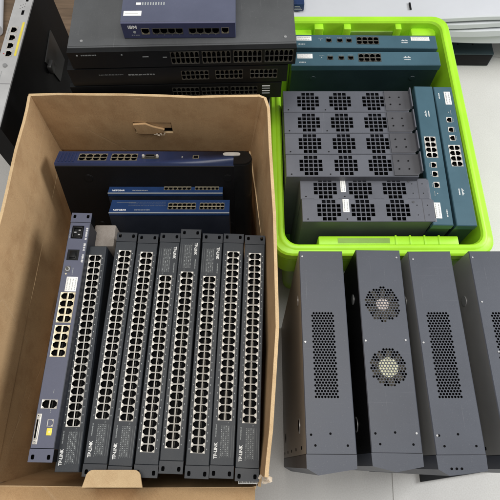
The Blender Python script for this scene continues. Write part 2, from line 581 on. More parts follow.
# ------------------------------------------------------------------ cardboard box
carton = thing('cardboard_box', 'tall open brown cardboard box packed with network switches', 'cardboard box', (-0.22, 0.34, 0))
ox, oy = -0.22, 0.34
def sheet(pts_lo, pts_hi, z_lo, z_hi, th, name, wob=0.0, nz=8, parent=None, sub=1, zl=None, zh=None):
    """bent cardboard sheet between a lower and an upper plan polyline, th thick to its left side"""
    mb = MB()
    n = len(pts_lo)
    # resample
    lo, hi, L, Hh = [], [], [], []
    for k in range(n - 1):
        for s in range(sub):
            t = s / sub
            lo.append(Vector(pts_lo[k]).lerp(Vector(pts_lo[k + 1]), t))
            hi.append(Vector(pts_hi[k]).lerp(Vector(pts_hi[k + 1]), t))
    lo.append(Vector(pts_lo[-1])); hi.append(Vector(pts_hi[-1]))
    n = len(lo)
    ph = random.uniform(0, 6)
    def P(i, j, side):
        t = j / nz
        p = lo[i].lerp(hi[i], t)
        z = z_lo + (z_hi - z_lo) * t
        a, b = lo[max(0, i - 1)], lo[min(n - 1, i + 1)]
        d = (b - a).normalized()
        nrm = Vector((-d.y, d.x))
        s = i / max(1, n - 1)
        off = wob * (math.sin(s * 5.1 + ph) * 0.6 + math.sin(s * 13 + t * 4 + ph) * 0.3) * (0.3 + t)
        edge = 0.0
        if j == nz:
            z += wob * 0.5 * math.sin(s * 17 + ph * 2)
        p = p + nrm * (off + (th if side else 0))
        return (p.x - ox, p.y - oy, z)
    for i in range(n - 1):
        for j in range(nz):
            mb.face([P(i, j, 0), P(i + 1, j, 0), P(i + 1, j + 1, 0), P(i, j + 1, 0)], 0)
            mb.face([P(i, j, 1), P(i + 1, j, 1), P(i + 1, j + 1, 1), P(i, j + 1, 1)], 0)
        mb.face([P(i, nz, 0), P(i + 1, nz, 0), P(i + 1, nz, 1), P(i, nz, 1)], 1)
        mb.face([P(i, 0, 0), P(i + 1, 0, 0), P(i + 1, 0, 1), P(i, 0, 1)], 1)
    for j in range(nz):
        mb.face([P(0, j, 0), P(0, j + 1, 0), P(0, j + 1, 1), P(0, j, 1)], 1)
        mb.face([P(n - 1, j, 0), P(n - 1, j + 1, 0), P(n - 1, j + 1, 1), P(n - 1, j, 1)], 1)
    return mb.build(name, [M['card'], M['cardedge']], parent or carton, smooth=True)

ZC = 0.556            # the fold line between walls and flaps
# left wall and flap
Lw = [(-0.476, 0.728), (-0.480, 0.55), (-0.488, 0.30), (-0.490, -0.03)]
Lf0 = [(-0.477, 0.722), (-0.4795, 0.55), (-0.486, 0.30), (-0.489, -0.03)]
Lf1 = [(-0.4745, 0.722), (-0.477, 0.55), (-0.482, 0.30), (-0.484, -0.05)]
sheet([p for p in Lw][::-1], [p for p in Lw][::-1], 0.0, ZC - 0.004, -0.006, 'side_wall', 0.002, 6, sub=4)
sheet(Lf0[::-1], Lf1[::-1], ZC - 0.003, 0.752, -0.006, 'flap', 0.003, 8, sub=5)
# folded ridge along the left crease
rb = MB()
for k in range(3):
    a, b = Lf0[k], Lf0[k + 1]
    rb.face([(a[0] - ox, a[1] - oy, ZC + 0.008), (b[0] - ox, b[1] - oy, ZC + 0.008), (b[0] + 0.005 - ox, b[1] - oy, ZC), (a[0] + 0.005 - ox, a[1] - oy, ZC)], 0)
    rb.face([(a[0] + 0.005 - ox, a[1] - oy, ZC), (b[0] + 0.005 - ox, b[1] - oy, ZC), (b[0] - ox, b[1] - oy, ZC - 0.012), (a[0] - ox, a[1] - oy, ZC - 0.012)], 0)
rb.build('fold_ridge', M['card'], carton)
# right wall (bulging) and flap leaning outwards
Rw = [(0.003, 0.722), (0.020, 0.60), (0.037, 0.44), (0.041, 0.22), (0.032, 0.05), (0.020, -0.038)]
Rf1 = [(0.0195, 0.724), (0.0335, 0.717), (0.0400, 0.690), (0.0435, 0.60), (0.0505, 0.44), (0.051, 0.22), (0.038, 0.05), (0.030, -0.018)]
Rf0 = [(0.003, 0.724), (0.007, 0.717), (0.0105, 0.690), (0.021, 0.60), (0.036, 0.44), (0.0395, 0.22), (0.030, 0.05), (0.0205, -0.018)]
sheet(Rw, Rw, 0.0, ZC - 0.004, -0.006, 'side_wall', 0.001, 6, sub=4)
sheet(Rf0, Rf1, ZC - 0.003, 0.752, -0.006, 'flap', 0.0018, 8, sub=5)
# back wall
Bw = [(-0.476, 0.728), (-0.24, 0.724), (0.003, 0.722)]
sheet(Bw, Bw, 0.0, ZC - 0.004, 0.006, 'end_wall', 0.002, 6, sub=6)
# back flap with a torn hand hole
def back_flap():
    mb = MB()
    xs = [-0.472, -0.41, -0.345, -0.269, -0.181, -0.12, -0.05, 0.0]
    zs = [ZC - 0.003, 0.59, 0.625, 0.664, 0.702, 0.735, 0.752]
    def Y(x, z):
        t = (z - ZC) / 0.2
        return 0.7205 - 0.010 * (x + 0.24) + 0.0018 * math.sin(x * 14) * t + 0.0012 * math.sin(x * 33 + z * 20) * t
    def Z(x, z):
        return z + (0.0007 * math.sin(x * 21 + 1) if z > 0.75 else 0)
    def P(x, z, s):
        xx = x + (0.017 * (z - ZC) / 0.196 + 0.004 if x == xs[-1] else 0)
        return (xx - ox, Y(x, z) + s - oy, Z(x, z))
    for i in range(len(xs) - 1):
        for j in range(len(zs) - 1):
            if xs[i] == -0.269 and zs[j] == 0.625:
                pass
            hole = (xs[i] == -0.269 and zs[j] == 0.664 - 0.039)
            if hole:
                # rim of the hole
                for (a, b) in (((xs[i], zs[j]), (xs[i + 1], zs[j])), ((xs[i], zs[j + 1]), (xs[i + 1], zs[j + 1])), ((xs[i], zs[j]), (xs[i], zs[j + 1])), ((xs[i + 1], zs[j]), (xs[i + 1], zs[j + 1]))):
                    mb.face([P(*a, 0), P(*b, 0), P(*b, 0.006), P(*a, 0.006)], 1)
                continue
            for s in (0, 0.006):
                mb.face([P(xs[i], zs[j], s), P(xs[i + 1], zs[j], s), P(xs[i + 1], zs[j + 1], s), P(xs[i], zs[j + 1], s)], 0)
    for i in range(len(xs) - 1):
        mb.face([P(xs[i], zs[-1], 0), P(xs[i + 1], zs[-1], 0), P(xs[i + 1], zs[-1], 0.006), P(xs[i], zs[-1], 0.006)], 1)
    for x in (xs[0], xs[-1]):
        for j in range(len(zs) - 1):
            mb.face([P(x, zs[j], 0), P(x, zs[j + 1], 0), P(x, zs[j + 1], 0.006), P(x, zs[j], 0.006)], 1)
    f = mb.build('flap', [M['card'], M['cardedge']], carton, smooth=True)
    t = MB()       # the tongue, pushed out at its right end
    pts = [(-0.268, 0.662), (-0.262, 0.630), (-0.225, 0.6255), (-0.204, 0.631), (-0.1995, 0.640), (-0.225, 0.652), (-0.240, 0.6635)]
    for s in (0, 0.005):
        t.face([(x - ox, 0.7175 - 0.010 * (x + 0.24) - 0.0035 + s + 0.10 * max(0, x + 0.262) * 0.6 - oy, z) for x, z in pts], 0)
    n = len(pts)
    for k in range(n):
        q = [pts[k], pts[(k + 1) % n]]
        a, b = [[(x - ox, 0.7175 - 0.010 * (x + 0.24) - 0.0035 + s + 0.10 * max(0, x + 0.262) * 0.6 - oy, z) for s in (0, 0.005)] for x, z in q]
        t.face([a[0], b[0], b[1], a[1]], 0)
    t.build('torn_tongue', [M['card']], f)
    t = MB()
    for k in range(7):
        x, z = -0.222 + k * 0.0036, 0.6290 + 0.0025 * math.sin(k * 2.3)
        xf = Matrix.Translation((x - ox, 0.7125 - oy, z)) @ Matrix.Rotation(k * 1.9, 4, 'Y') @ Matrix.Rotation(0.5 * math.sin(k), 4, 'X')
        t.box(-0.0035, 0.0035, -0.0003, 0.0003, -0.0013, 0.0013, 0, 0, xf)
    t.build('torn_fringe', [M['torn']], f)
    # second skin behind the hole: the upper part is still closed
    t = MB()
    t.box(-0.266 - ox, -0.183 - ox, 0.7228 - oy, 0.7262 - oy, 0.641, 0.663, 0)
    t.build('backing_layer', M['card'], f)
back_flap()
# front wall, leaning in at the bottom, with the front flap folded outwards
Fw0 = [(-0.490, 0.02), (-0.24, 0.02), (0.0, 0.02), (0.02, 0.015)]
Fw1 = [(-0.512, -0.036), (-0.24, -0.038), (0.0, -0.038), (0.012, -0.037)]
sheet(Fw0, Fw1, 0.0, ZC - 0.001, -0.006, 'end_wall', 0.001, 6, sub=5)
Ff1 = [(-0.53, -0.185), (-0.24, -0.190), (0.0, -0.187), (0.006, -0.185)]
sheet([(-0.512, -0.0375), (-0.24, -0.0395), (0.0, -0.0395), (0.009, -0.0385)], Ff1, ZC, 0.655, -0.006, 'flap', 0.0015, 8, sub=5)
# push-in hand tab of the front wall, folded in over two switches
tb = MB()
def tabpts(y0, y1):
    r = 0.013
    x0, x1 = -0.288, -0.191
    pts = [(x0 - 0.004, y0), (x1 + 0.004, y0)]
    for k in range(5):
        a = math.pi / 2 * k / 4
        pts.append((x1 - r + r * math.cos(a), y1 - r + r * math.sin(a)))
    for k in range(5):
        a = math.pi / 2 + math.pi / 2 * k / 4
        pts.append((x0 + r + r * math.cos(a), y1 - r + r * math.sin(a)))
    return [(x - ox, y - oy) for x, y in pts]
tb.prism(tabpts(-0.036, -0.0078), 0.636, 0.640, 0)
for k_ in range(2):
    ya_, yb_ = (-0.0365, -0.0375)[k_], (-0.0385, -0.0395)[k_]
    tb.face([(-0.292 - ox, ya_ - oy, 0.636), (-0.187 - ox, ya_ - oy, 0.636), (-0.215 - ox, yb_ - oy, ZC), (-0.292 - ox, yb_ - oy, ZC)], 0)
tb.build('hand_tab', [M['cardedge']], carton)
# torn paper shreds on the right front corner and a printed strip
cb = MB()
for k in range(16):
    x = random.uniform(0.016, 0.033); y = random.uniform(-0.026, -0.016); z = random.uniform(0.66, 0.745)
    xf = Matrix.Translation((x - ox, y - oy, z)) @ Matrix.Rotation(random.uniform(0, 3), 4, 'X') @ Matrix.Rotation(random.uniform(0, 3), 4, 'Z')
    cb.box(-0.0045, 0.0045, -0.002, 0.002, -0.0005, 0.0005, 0, 0, xf)
cb.build('torn_corner', M['torn'], carton)
cb = MB()
cb.box(-0.022 - ox, 0.014 - ox, -0.0325 - oy, -0.0245 - oy, ZC + 0.012, ZC + 0.0135, 0)
scribble(cb, -0.021 - ox, 0.0135 - ox, -0.0285 - oy, 0.006, ZC + 0.0136, 1, (0.003, 0.007))
cb.build('printed_strip', [M['label'], M['blk']], carton)
# raised inner floor on which the goods stand
ib = MB()
ib.box(-0.474 - ox, -0.004 - ox, 0.03 - oy, 0.70 - oy, 0.385, 0.391, 0)
ib.box(-0.474 - ox, -0.004 - ox, 0.03 - oy, 0.70 - oy, 0.0, 0.006, 0)
ib.build('inner_floor', M['card'], carton)

# ------------------------------------------------------------------ 48-port switches in the box
GS = '48-port switches standing in the cardboard box'
def make_tp(label):
    t = thing('rack_switch', label, 'network switch', (0, 0, 0), (0, 0, 0), GS)
    h, W = 0.19, 0.0432
    y = W / 2
    c = MB()
    shell(c, -0.22, 0.22, -y, y, h, 0)
    c.build('chassis', M['tp'], t)
    f = MB()
    ch = 0.0012
    G = [(-0.1432, -0.0296), (-0.0288, 0.0848), (0.0856, 0.1992)]
    yc = -0.0010
    holed_face(f, -0.22 + ch, 0.22 - ch, -y + ch, y - ch, h, [(a, b, yc - 0.0134, yc + 0.0134) for a, b in G])
    f.build('face_plate', M['tp'], t)
    for a, b in G:
        port_rows(t, a, 8, (b - a) / 8, yc, 0.0132, h, 'silver')
    # marks beside every pair of ports
    l = MB()
    for a, b in G:
        for k in range(8):
            x = a + (b - a) / 8 * (k + 0.5)
            for s in (-1, 1):
                l.box(x - 0.0012, x + 0.0012, yc + s * 0.0160 - 0.0007, yc + s * 0.0160 + 0.0007, h, h + 0.0002, 0)
    l.build('port_numbers', M['greyprint'], t)
    # indicator grid
    l = MB()
    for r in range(6):
        yy = 0.0038 - r * 0.0042
        if r < 4:
            for k in range(17):
                x = -0.2035 + k * 0.0031
                l.box(x, x + 0.0019, yy - 0.0007, yy + 0.0007, h, h + 0.0002, 0 if (k * 5 + r * 3) % 7 < 3 else 1)
        l.box(-0.2060, -0.1515, yy - 0.0024, yy - 0.0020, h, h + 0.0002, 1)
    scribble(l, -0.1492, -0.1450, -0.008, 0.003, h, 1, (0.0008, 0.0016))
    scribble(l, -0.1720, -0.1500, 0.0140, 0.0024, h, 0)
    scribble(l, -0.2075, -0.1990, 0.0045, 0.0018, h, 1)
    l.build('indicator_grid', [M['greyprint'], M['dimprint']], t)
    text('TP-LINK', 0.0082, -0.2090, 0.0128, h + 0.0002, t, M['white'], 0, 'lettering', 'LEFT', 0.0002, 0.92)
    ear(t, 0.2202, 0.2412, W, h - 0.0004, 'tpear')
    ear(t, -0.2412, -0.2202, W, h - 0.0004, 'tpear')
    return t
Ztp = 0.391
tp_spots = [   # centre x, centre y, tilt about vertical, flipped, label
    (-0.2735, 0.2220, -1.7, 0, 'black 48-port switch whose bottom end is under the left half of the cardboard hand tab'),
    (-0.2265, 0.2170, -1.75, 0, 'black 48-port switch whose bottom end is under the right half of the cardboard hand tab'),
    (-0.1800, 0.2195, -1.8, 1, 'leftmost of the three black switches with white lettering at their top end'),
    (-0.1340, 0.2270, -1.8, 1, 'middle of the three black switches with lettering at the top, poking highest'),
    (-0.0890, 0.2190, -1.85, 1, 'rightmost of the three black switches with white lettering at their top end'),
    (-0.0420, 0.2180, -1.95, 0, 'black switch with bottom lettering, second from the right cardboard wall'),
    (0.0020, 0.2150, -2.0, 0, 'black 48-port switch pressed against the right cardboard wall'),
]
tp0 = make_tp(tp_spots[0][4])
for i, (x, y, a, fl_, lab) in enumerate(tp_spots):
    rot = (R(random.uniform(-.4, .4)), R(random.uniform(-.3, .3)), R(90 + a + (180 if fl_ else 0)))
    dz = Ztp + 0.039 + random.uniform(-0.001, 0.001) + (0.006 if i == 3 else 0)
    if i == 0:
        tp0.location, tp0.rotation_euler = (x, y, dz), rot
    else:
        copy_thing(tp0, lab, (x, y, dz), rot)
tp1 = copy_thing(tp0, 'black 48-port switch without rack ears, beside the slate violet router', (-0.3275, 0.2090, Ztp + 0.044), (0, R(-.3), R(90 - .1)), skip=('rack_ear',))
# spacers under the switches: folded cardboard runs
pb = MB()
pb.box(-0.47, 0.01, 0.06, 0.11, 0.3915, 0.4285, 0, 0.002)
tag(pb.build('cardboard_spacer', M['card']), 'folded cardboard strip under the standing switches at the front', 'cardboard spacer')
pb = MB()
pb.box(-0.47, 0.01, 0.33, 0.38, 0.3915, 0.4285, 0, 0.002)
tag(pb.build('cardboard_spacer', M['card']), 'folded cardboard strip under the standing switches near the blue routers', 'cardboard spacer')

# ------------------------------------------------------------------ slate violet device at the left
fw = thing('rack_router', 'slate violet rack device with power inlet and sixteen ports, leftmost in the box', 'router', (-0.3680, 0.249, 0.43), (R(1.2), R(0.2), R(89)), )
h, W = 0.22, 0.0425
y = W / 2
c = MB()
shell(c, -0.2235, 0.2235, -y, y, h, 0)
c.build('chassis', M['nbody'], fw)  # sides coloured dark to pass for the shaded gap beside them
f = MB()
ch = 0.0012
cuts = [(-0.1555, -0.1395, -0.0145, 0.0145), (-0.0610, 0.0010, -0.0150, 0.0150), (0.0050, 0.0670, -0.0145, 0.0155), (0.1360, 0.1600, -0.008, 0.016), (0.1850, 0.2150, -0.0095, 0.0150)]
cuts[1] = (-0.0615, 0.0000, -0.0150, 0.0150)
holed_face(f, -0.2235 + ch, 0.2235 - ch, -y + ch, y - ch, h, cuts, 0)
f.build('face_plate', M['fw'], fw)
for a, b in ((-0.0615, 0.0), (0.0050, 0.0670)):
    port_rows(fw, a, 4, (b - a) / 4, 0.0003, 0.0146, h, 'gold', fr=0.0017)
port(fw, -0.1475, 0.0072, h, 0.0158, 0.0143, 'silver', False)
port(fw, -0.1475, -0.0072, h, 0.0158, 0.0143, 'silver', True)
# power inlet
b = MB()
b.box(0.1855, 0.2145, -0.0090, 0.0145, h - 0.009, h - 0.004, 0)
for s in ((0.187, 0.213, -0.008, -0.005), (0.187, 0.213, 0.0105, 0.0135), (0.187, 0.190, -0.008, 0.0135), (0.210, 0.213, -0.008, 0.0135)):
    b.box(*s, h - 0.008, h + 0.0012, 0, 0.0005)
for (x, yy) in ((0.200, 0.0075), (0.195, -0.001), (0.205, -0.001)):
    b.box(x - 0.0012, x + 0.0012, yy - 0.0022, yy + 0.0022, h - 0.004, h - 0.0008, 1)
b.build('power_inlet', [M['blkpanel'], M['rivet']], fw)
b = MB()
b.box(0.1362, 0.1598, -0.0078, 0.0158, h - 0.009, h - 0.001, 0)
b.box(0.139, 0.157, -0.003, 0.011, h - 0.001, h + 0.0012, 0, 0.0008)
xf = Matrix.Translation((0.148, 0.004, h + 0.002)) @ Matrix.Rotation(R(9), 4, 'Y')
b.box(-0.008, 0.008, -0.006, 0.006, -0.001, 0.0022, 0, 0.001, xf)
b.build('power_switch', M['blkpanel'], fw)
b = MB()
b.disc(0.1165, 0.0095, 0.0048, h, h + 0.002, 0, 16)
b.disc(0.1165, 0.0095, 0.0026, h + 0.002, h + 0.006, 1, 14)
b.disc(0.1060, 0.0115, 0.0018, h, h + 0.0012, 2, 10)
b.box(0.1095, 0.1235, 0.0040, 0.0150, h, h + 0.0006, 3)
b.build('antenna_jack', [M['rivet'], M['dimsilver'], M['gold'], M['bracket']], fw)
sticker(fw, 0.0690, 0.1000, -0.0140, 0.0085, h, 4)
b = MB()
for (a0, a1) in ((0.183, 0.212), (0.158, 0.176), (0.132, 0.150)):
    scribble(b, a0, a1, -0.0165, 0.0048, h, 0, (0.003, 0.007), 0.0014)
scribble(b, 0.186, 0.210, 0.0175, 0.0018, h, 1)
scribble(b, 0.105, 0.120, -0.001, 0.0020, h, 1)
for x in (-0.128, -0.163):
    scribble(b, x, x + 0.008, -0.004, 0.0016, h, 1)
b.build('printed_legend', [M['white'], M['greyprint']], fw)
b = MB()       # wide D connector
b.box(-0.2165, -0.1645, 0.0100, 0.0185, h, h + 0.0012, 0, 0.0004)
b.box(-0.2080, -0.1735, 0.0114, 0.0170, h + 0.0012, h + 0.005, 0, 0.0008)
b.box(-0.2068, -0.1747, 0.0126, 0.0158, h + 0.005, h + 0.0052, 1)
for x in (-0.2125, -0.1685):
    b.disc(x, 0.0142, 0.0026, h + 0.0012, h + 0.0045, 0, 6)
    b.disc(x, 0.0142, 0.0012, h + 0.0045, h + 0.0047, 1, 8)
b.build('serial_connector', [M['silver'], M['black']], fw)
port(fw, -0.1800, -0.0075, h + 0.0004, 0.0125, 0.0110, 'silver', True)
b = MB()
b.box(-0.2010, -0.1890, -0.0125, -0.0030, h, h + 0.0006, 0, 0.0002)
b.box(-0.1965, -0.1935, -0.0090, -0.0065, h + 0.0006, h + 0.0007, 1)
b.build('warning_sticker', [M['yellow'], M['gold']], fw)
ear(fw, 0.2237, 0.2455, W, h - 0.0004, 'fw')
ear(fw, -0.2455, -0.2237, W, h - 0.0004, 'fw')

# ------------------------------------------------------------------ big black and blue router leaning on the back wall
lean = R(-20)
rt = thing('rack_router', 'large black rack device with dark blue port strip leaning on back cardboard wall', 'router', (-0.2155, 0.5505, 0.4215), (lean, 0, R(-0.1)))
h, W = 0.245, 0.0500
y = W / 2
c = MB()
shell(c, -0.2185, 0.1985, -y, y, h - 0.004, 0, 0.003)
c.box(-0.2180, 0.1980, -y + 0.003, y - 0.003, h - 0.012, h - 0.0095, 0)
for (x, z) in ((-0.150, 0.205), (0.165, 0.205), (-0.150, 0.06), (0.165, 0.06)):
    xf = Matrix.Translation((x, -y, z)) @ Matrix.Rotation(R(90), 4, 'X')
    for rr, hh in ((0.011, 0.0006), (0.009, 0.0012)):
        bm = bmesh.new()
        bmesh.ops.create_cone(bm, cap_ends=True, segments=20, radius1=rr, radius2=rr * .93, depth=hh * 2)
        c.add(bm, 0, xf)
c.build('chassis', M['blk'], rt)
f = MB()
cuts = [(-0.1690, -0.1050, -0.0125, 0.0125), (-0.0960, -0.0370, -0.0125, 0.0125)]
holed_face(f, -0.2185, 0.1800, -y + 0.003, y - 0.003, h, cuts, 0, 0.0088)
for s in (-1, 1):
    f.face([(-0.2185, s * (y - .003), h), (0.18, s * (y - .003), h), (0.18, s * y, h - 0.010), (-0.2185, s * y, h - 0.010)], 0)
f.face([(-0.2185, -y + .003, h), (-0.2185, y - .003, h), (-0.2185, y - .003, h - .01), (-0.2185, -y + .003, h - .01)], 0)
for k in range(5):          # vent ribs on the left
    f.box(-0.212 + k * 0.008, -0.2085 + k * 0.008, -0.017, 0.017, h, h + 0.0012, 0)
f.build('face_plate', M['rblue'], rt)
for a, b_ in ((-0.1690, -0.1050), (-0.0960, -0.0370)):
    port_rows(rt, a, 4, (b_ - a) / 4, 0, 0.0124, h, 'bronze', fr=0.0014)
b = MB()
b.box(-0.0270, 0.0110, -0.0060, 0.0060, h, h + 0.0012, 0)
b.box(-0.0180, 0.0020, -0.0045, 0.0045, h + 0.0012, h + 0.005, 0, 0.0006)
b.box(-0.0170, 0.0010, -0.0030, 0.0030, h + 0.005, h + 0.0052, 1)
for x in (-0.0235, 0.0075):
    b.disc(x, 0, 0.0032, h + 0.0012, h + 0.006, 2, 6)
b.build('serial_connector', [M['dimsilver'], M['black'], M['silver']], rt)
b = MB()
b.box(0.0870, 0.1010, -0.0050, 0.0060, h, h + 0.0009, 0)
b.box(0.0890, 0.0990, -0.0035, 0.0045, h + 0.0009, h + 0.0011, 1)
b.box(0.0620, 0.0650, -0.0025, 0.0025, h, h + 0.0012, 2)
b.build('usb_socket', [M['bronze'], M['black'], M['rivet']], rt)
b = MB()       # rounded black end bezel
pts = []
for k in range(9):
    a = -math.pi / 2 + math.pi * k / 8
    pts.append((0.2000 + 0.020 * math.cos(a), y * 1.02 * math.sin(a)))
pts += [(0.180, y * 1.02), (0.180, -y * 1.02)]
b.prism(pts, 0.0, h - 0.004, 0)
b.prism([(p[0] - 0.0015, p[1] * 0.93) for p in pts], h - 0.004, h + 0.0005, 0)
eb = b.build('end_bezel', M['blkpanel'], rt)
b = MB()
pts = [(0.160 + 0.019 * math.cos(k * math.pi / 8) * 1.0, 0.008 + 0.0055 * math.sin(k * math.pi / 8)) for k in range(16)]
b.prism([(0.174 + 0.0195 * math.copysign(abs(math.cos(k * math.pi / 10)) ** .6, math.cos(k * math.pi / 10)), 0.010 + 0.006 * math.copysign(abs(math.sin(k * math.pi / 10)) ** .7, math.sin(k * math.pi / 10))) for k in range(20)], h + 0.0005, h + 0.0024, 0)
b.build('badge_plate', M['silver'], rt)

# ------------------------------------------------------------------ two small blue switches in front of it
def small_blue(label, loc, wd):
    t = thing('desktop_switch', label, 'network switch', loc, (lean, 0, 0), 'small blue switches in the cardboard box')
    h, W = 0.17, 0.0435
    y = W / 2
    x = wd / 2
    c = MB()
    shell(c, -x, x, -y, y, h - 0.006, 0)
    c.rect(-x, x, -y, y, h - 0.010, 0)
    c.build('chassis', M['nbody'], t)
    f = MB()
    cuts = [(-0.0045 + .0, 0.0580, -0.0105, 0.0115), (0.0665, 0.1220, -0.0105, 0.0115)]
    shellh = 0.010
    for z0, z1 in ((h - shellh, h),):
        o = [(-x, -y), (x, -y), (x, y), (-x, y)]
        for k in range(4):
            a, b_ = o[k], o[(k + 1) % 4]
            f.face([(*a, z0), (*b_, z0), (*b_, z1), (*a, z1)], 0)
    holed_face(f, -x, x, -y, y, h, cuts, 0, 0.0088)
    f.box(-x, x, -y - 0.0006, -y + 0.0014, h - 0.001, h + 0.0004, 1)
    f.build('face_plate', [M['nblue'], M['greyprint']], t)
    for a, b_ in ((-0.0045, 0.0580), (0.0665, 0.1220)):
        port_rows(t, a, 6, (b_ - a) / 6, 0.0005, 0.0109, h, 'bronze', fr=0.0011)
    text('NETGEAR', 0.0066, -x + 0.008, -0.0125, h + 0.0002, t, M['white'], 0, 'lettering', 'LEFT', 0.0001)
    l = MB()
    scribble(l, -x + 0.055, -x + 0.090, -0.0122, 0.0034, h, 0)
    for r in range(3):
        scribble(l, -x + 0.040, -0.010, 0.014 - r * 0.006, 0.0013, h, 1)
    l.box(-x + 0.012, -x + 0.055, 0.0125, 0.0132, h, h + 0.0002, 1)
    l.build('printed_legend', [M['greyprint'], M['dimprint']], t)
    return t
def lean_pos(yb, D, hh, wd2):
    """base position of a leaning device whose upper back edge is at (yb, D below the camera)"""
    top = Vector((0, yb, CAM_H - D))
    v = Matrix.Rotation(lean, 3, 'X') @ Vector((0, wd2, hh))
    return top - v
p = lean_pos(0.6085, 1.008, 0.17, 0.0218)
small_blue('smaller blue switch nearer the large router, upper of the blue pair', (-0.1930, p.y, p.z), 0.261)
p = lean_pos(0.5535, 0.999, 0.17, 0.0218)
small_blue('small blue switch nearest the black switches, lower of the blue pair', (-0.1795, p.y, p.z), 0.267)

# beige block behind the ear-less switch
b = MB()
b.box(-0.3455, -0.2985, 0.4395, 0.492, 0.3915, 0.598, 0, 0.003)
tag(b.build('small_carton', M['cardgrey']), 'plain greyish beige carton wedged behind the slate violet router', 'carton')

# ------------------------------------------------------------------ lime green crate
crate = thing('plastic_crate', 'bright lime green plastic crate filled with teal and grey devices', 'crate', (0.30, 0.79, 0))
cx, cy = 0.30, 0.79
def rrect(x0, x1, y0, y1, r, n=5):
    pts = []
    for (px, py, a0) in ((x1 - r, y1 - r, 0), (x0 + r, y1 - r, 90), (x0 + r, y0 + r, 180), (x1 - r, y0 + r, 270)):
        for k in range(n + 1):
            a = R(a0 + 90 * k / n)
            pts.append((px + r * math.cos(a) - cx, py + r * math.sin(a) - cy))
    return pts
def ring(mb, A, za, B, zb, mi=0):
    n = len(A)
    for k in range(n):
        mb.face([(*A[k], za), (*A[(k + 1) % n], za), (*B[(k + 1) % n], zb), (*B[k], zb)], mi)
X0, X1, Y0, Y1 = 0.051, 0.539, 0.420, 1.130
def R_(d, r): return rrect(X0 + d, X1 - d, Y0 + d, Y1 - d, r)
ZR = 0.600
b = MB()
base_o = rrect(0.110, 0.480, 0.545, 1.060, 0.03)
base_i = rrect(0.114, 0.476, 0.549, 1.056, 0.03)
prof = [(R_(0.026, 0.030), ZR - 0.006), (R_(0.0225, 0.032), ZR - 0.001), (R_(0.018, 0.034), ZR), (R_(0.0135, 0.036), ZR - 0.002), (R_(0.012, 0.036), ZR - 0.0035), (R_(0.0035, 0.038), ZR - 0.004), (R_(0.0, 0.040), ZR - 0.008), (R_(0.0, 0.040), ZR - 0.030), (R_(0.004, 0.038), ZR - 0.0315), (R_(0.012, 0.036), ZR - 0.032), (R_(0.012, 0.036), ZR - 0.044), (R_(0.004, 0.038), ZR - 0.046), (R_(0.005, 0.038), ZR - 0.118), (R_(0.024, 0.036), ZR - 0.119)]
for k in range(len(prof) - 1):
    ring(b, prof[k][0], prof[k][1], prof[k + 1][0], prof[k + 1][1])
b.build('rim', M['lime'], crate, smooth=True)
b = MB()
ring(b, R_(0.024, 0.036), ZR - 0.119, base_o, 0.0)
ring(b, R_(0.026, 0.030), ZR - 0.006, R_(0.034, 0.028), ZR - 0.12)
ring(b, R_(0.034, 0.028), ZR - 0.12, base_i, 0.012)
b.face([(*p_, 0.0) for p_ in reversed(base_o)])
b.face([(*p_, 0.012) for p_ in base_i])
b.build('tub', M['lime'], crate, smooth=True)
# moulded hand-grip housings inside both short sides
def grip(y_in, s):
    g = MB()
    g.box(0.152 - cx, 0.463 - cx, min(y_in, y_in + s * 0.022) - cy, max(y_in, y_in + s * 0.022) - cy, ZR - 0.095, ZR - 0.010, 0, 0.003)
    hg = g.build('hand_grip', M['lime'], crate)
    for k in range(4):
        x = 0.322 + k * 0.032
        g = MB()
        g.box(x - cx, x + 0.004 - cx, min(y_in, y_in + s * 0.0235) - cy, max(y_in, y_in + s * 0.0235) - cy, ZR - 0.09, ZR - 0.0085, 0, 0.001)
        g.build('rib', M['lime'], hg)
    g = MB()
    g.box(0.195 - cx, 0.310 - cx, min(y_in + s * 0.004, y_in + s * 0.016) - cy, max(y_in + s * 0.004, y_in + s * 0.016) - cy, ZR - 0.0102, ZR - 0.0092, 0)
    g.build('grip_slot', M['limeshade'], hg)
grip(0.4465, 1)
for (x0, x1) in ((0.175, 0.200), (0.255, 0.275), (0.395, 0.412)):
    g = MB()
    g.box(x0 - cx, x1 - cx, 1.085 - cy, 1.106 - cy, ZR - 0.11, ZR - 0.008, 0, 0.003)
    g.build('rib', M['lime'], crate)
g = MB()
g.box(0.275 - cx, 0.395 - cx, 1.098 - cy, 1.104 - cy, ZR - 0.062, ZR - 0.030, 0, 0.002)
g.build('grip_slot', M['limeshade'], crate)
# ledges in the two far corners
g = MB()
g.box(0.082 - cx, 0.170 - cx, 1.075 - cy, 1.104 - cy, ZR - 0.11, ZR - 0.026, 0, 0.004)
g.box(0.440 - cx, 0.508 - cx, 1.075 - cy, 1.104 - cy, ZR - 0.11, ZR - 0.020, 0, 0.006)
g.build('corner_ledge', M['lime'], crate)

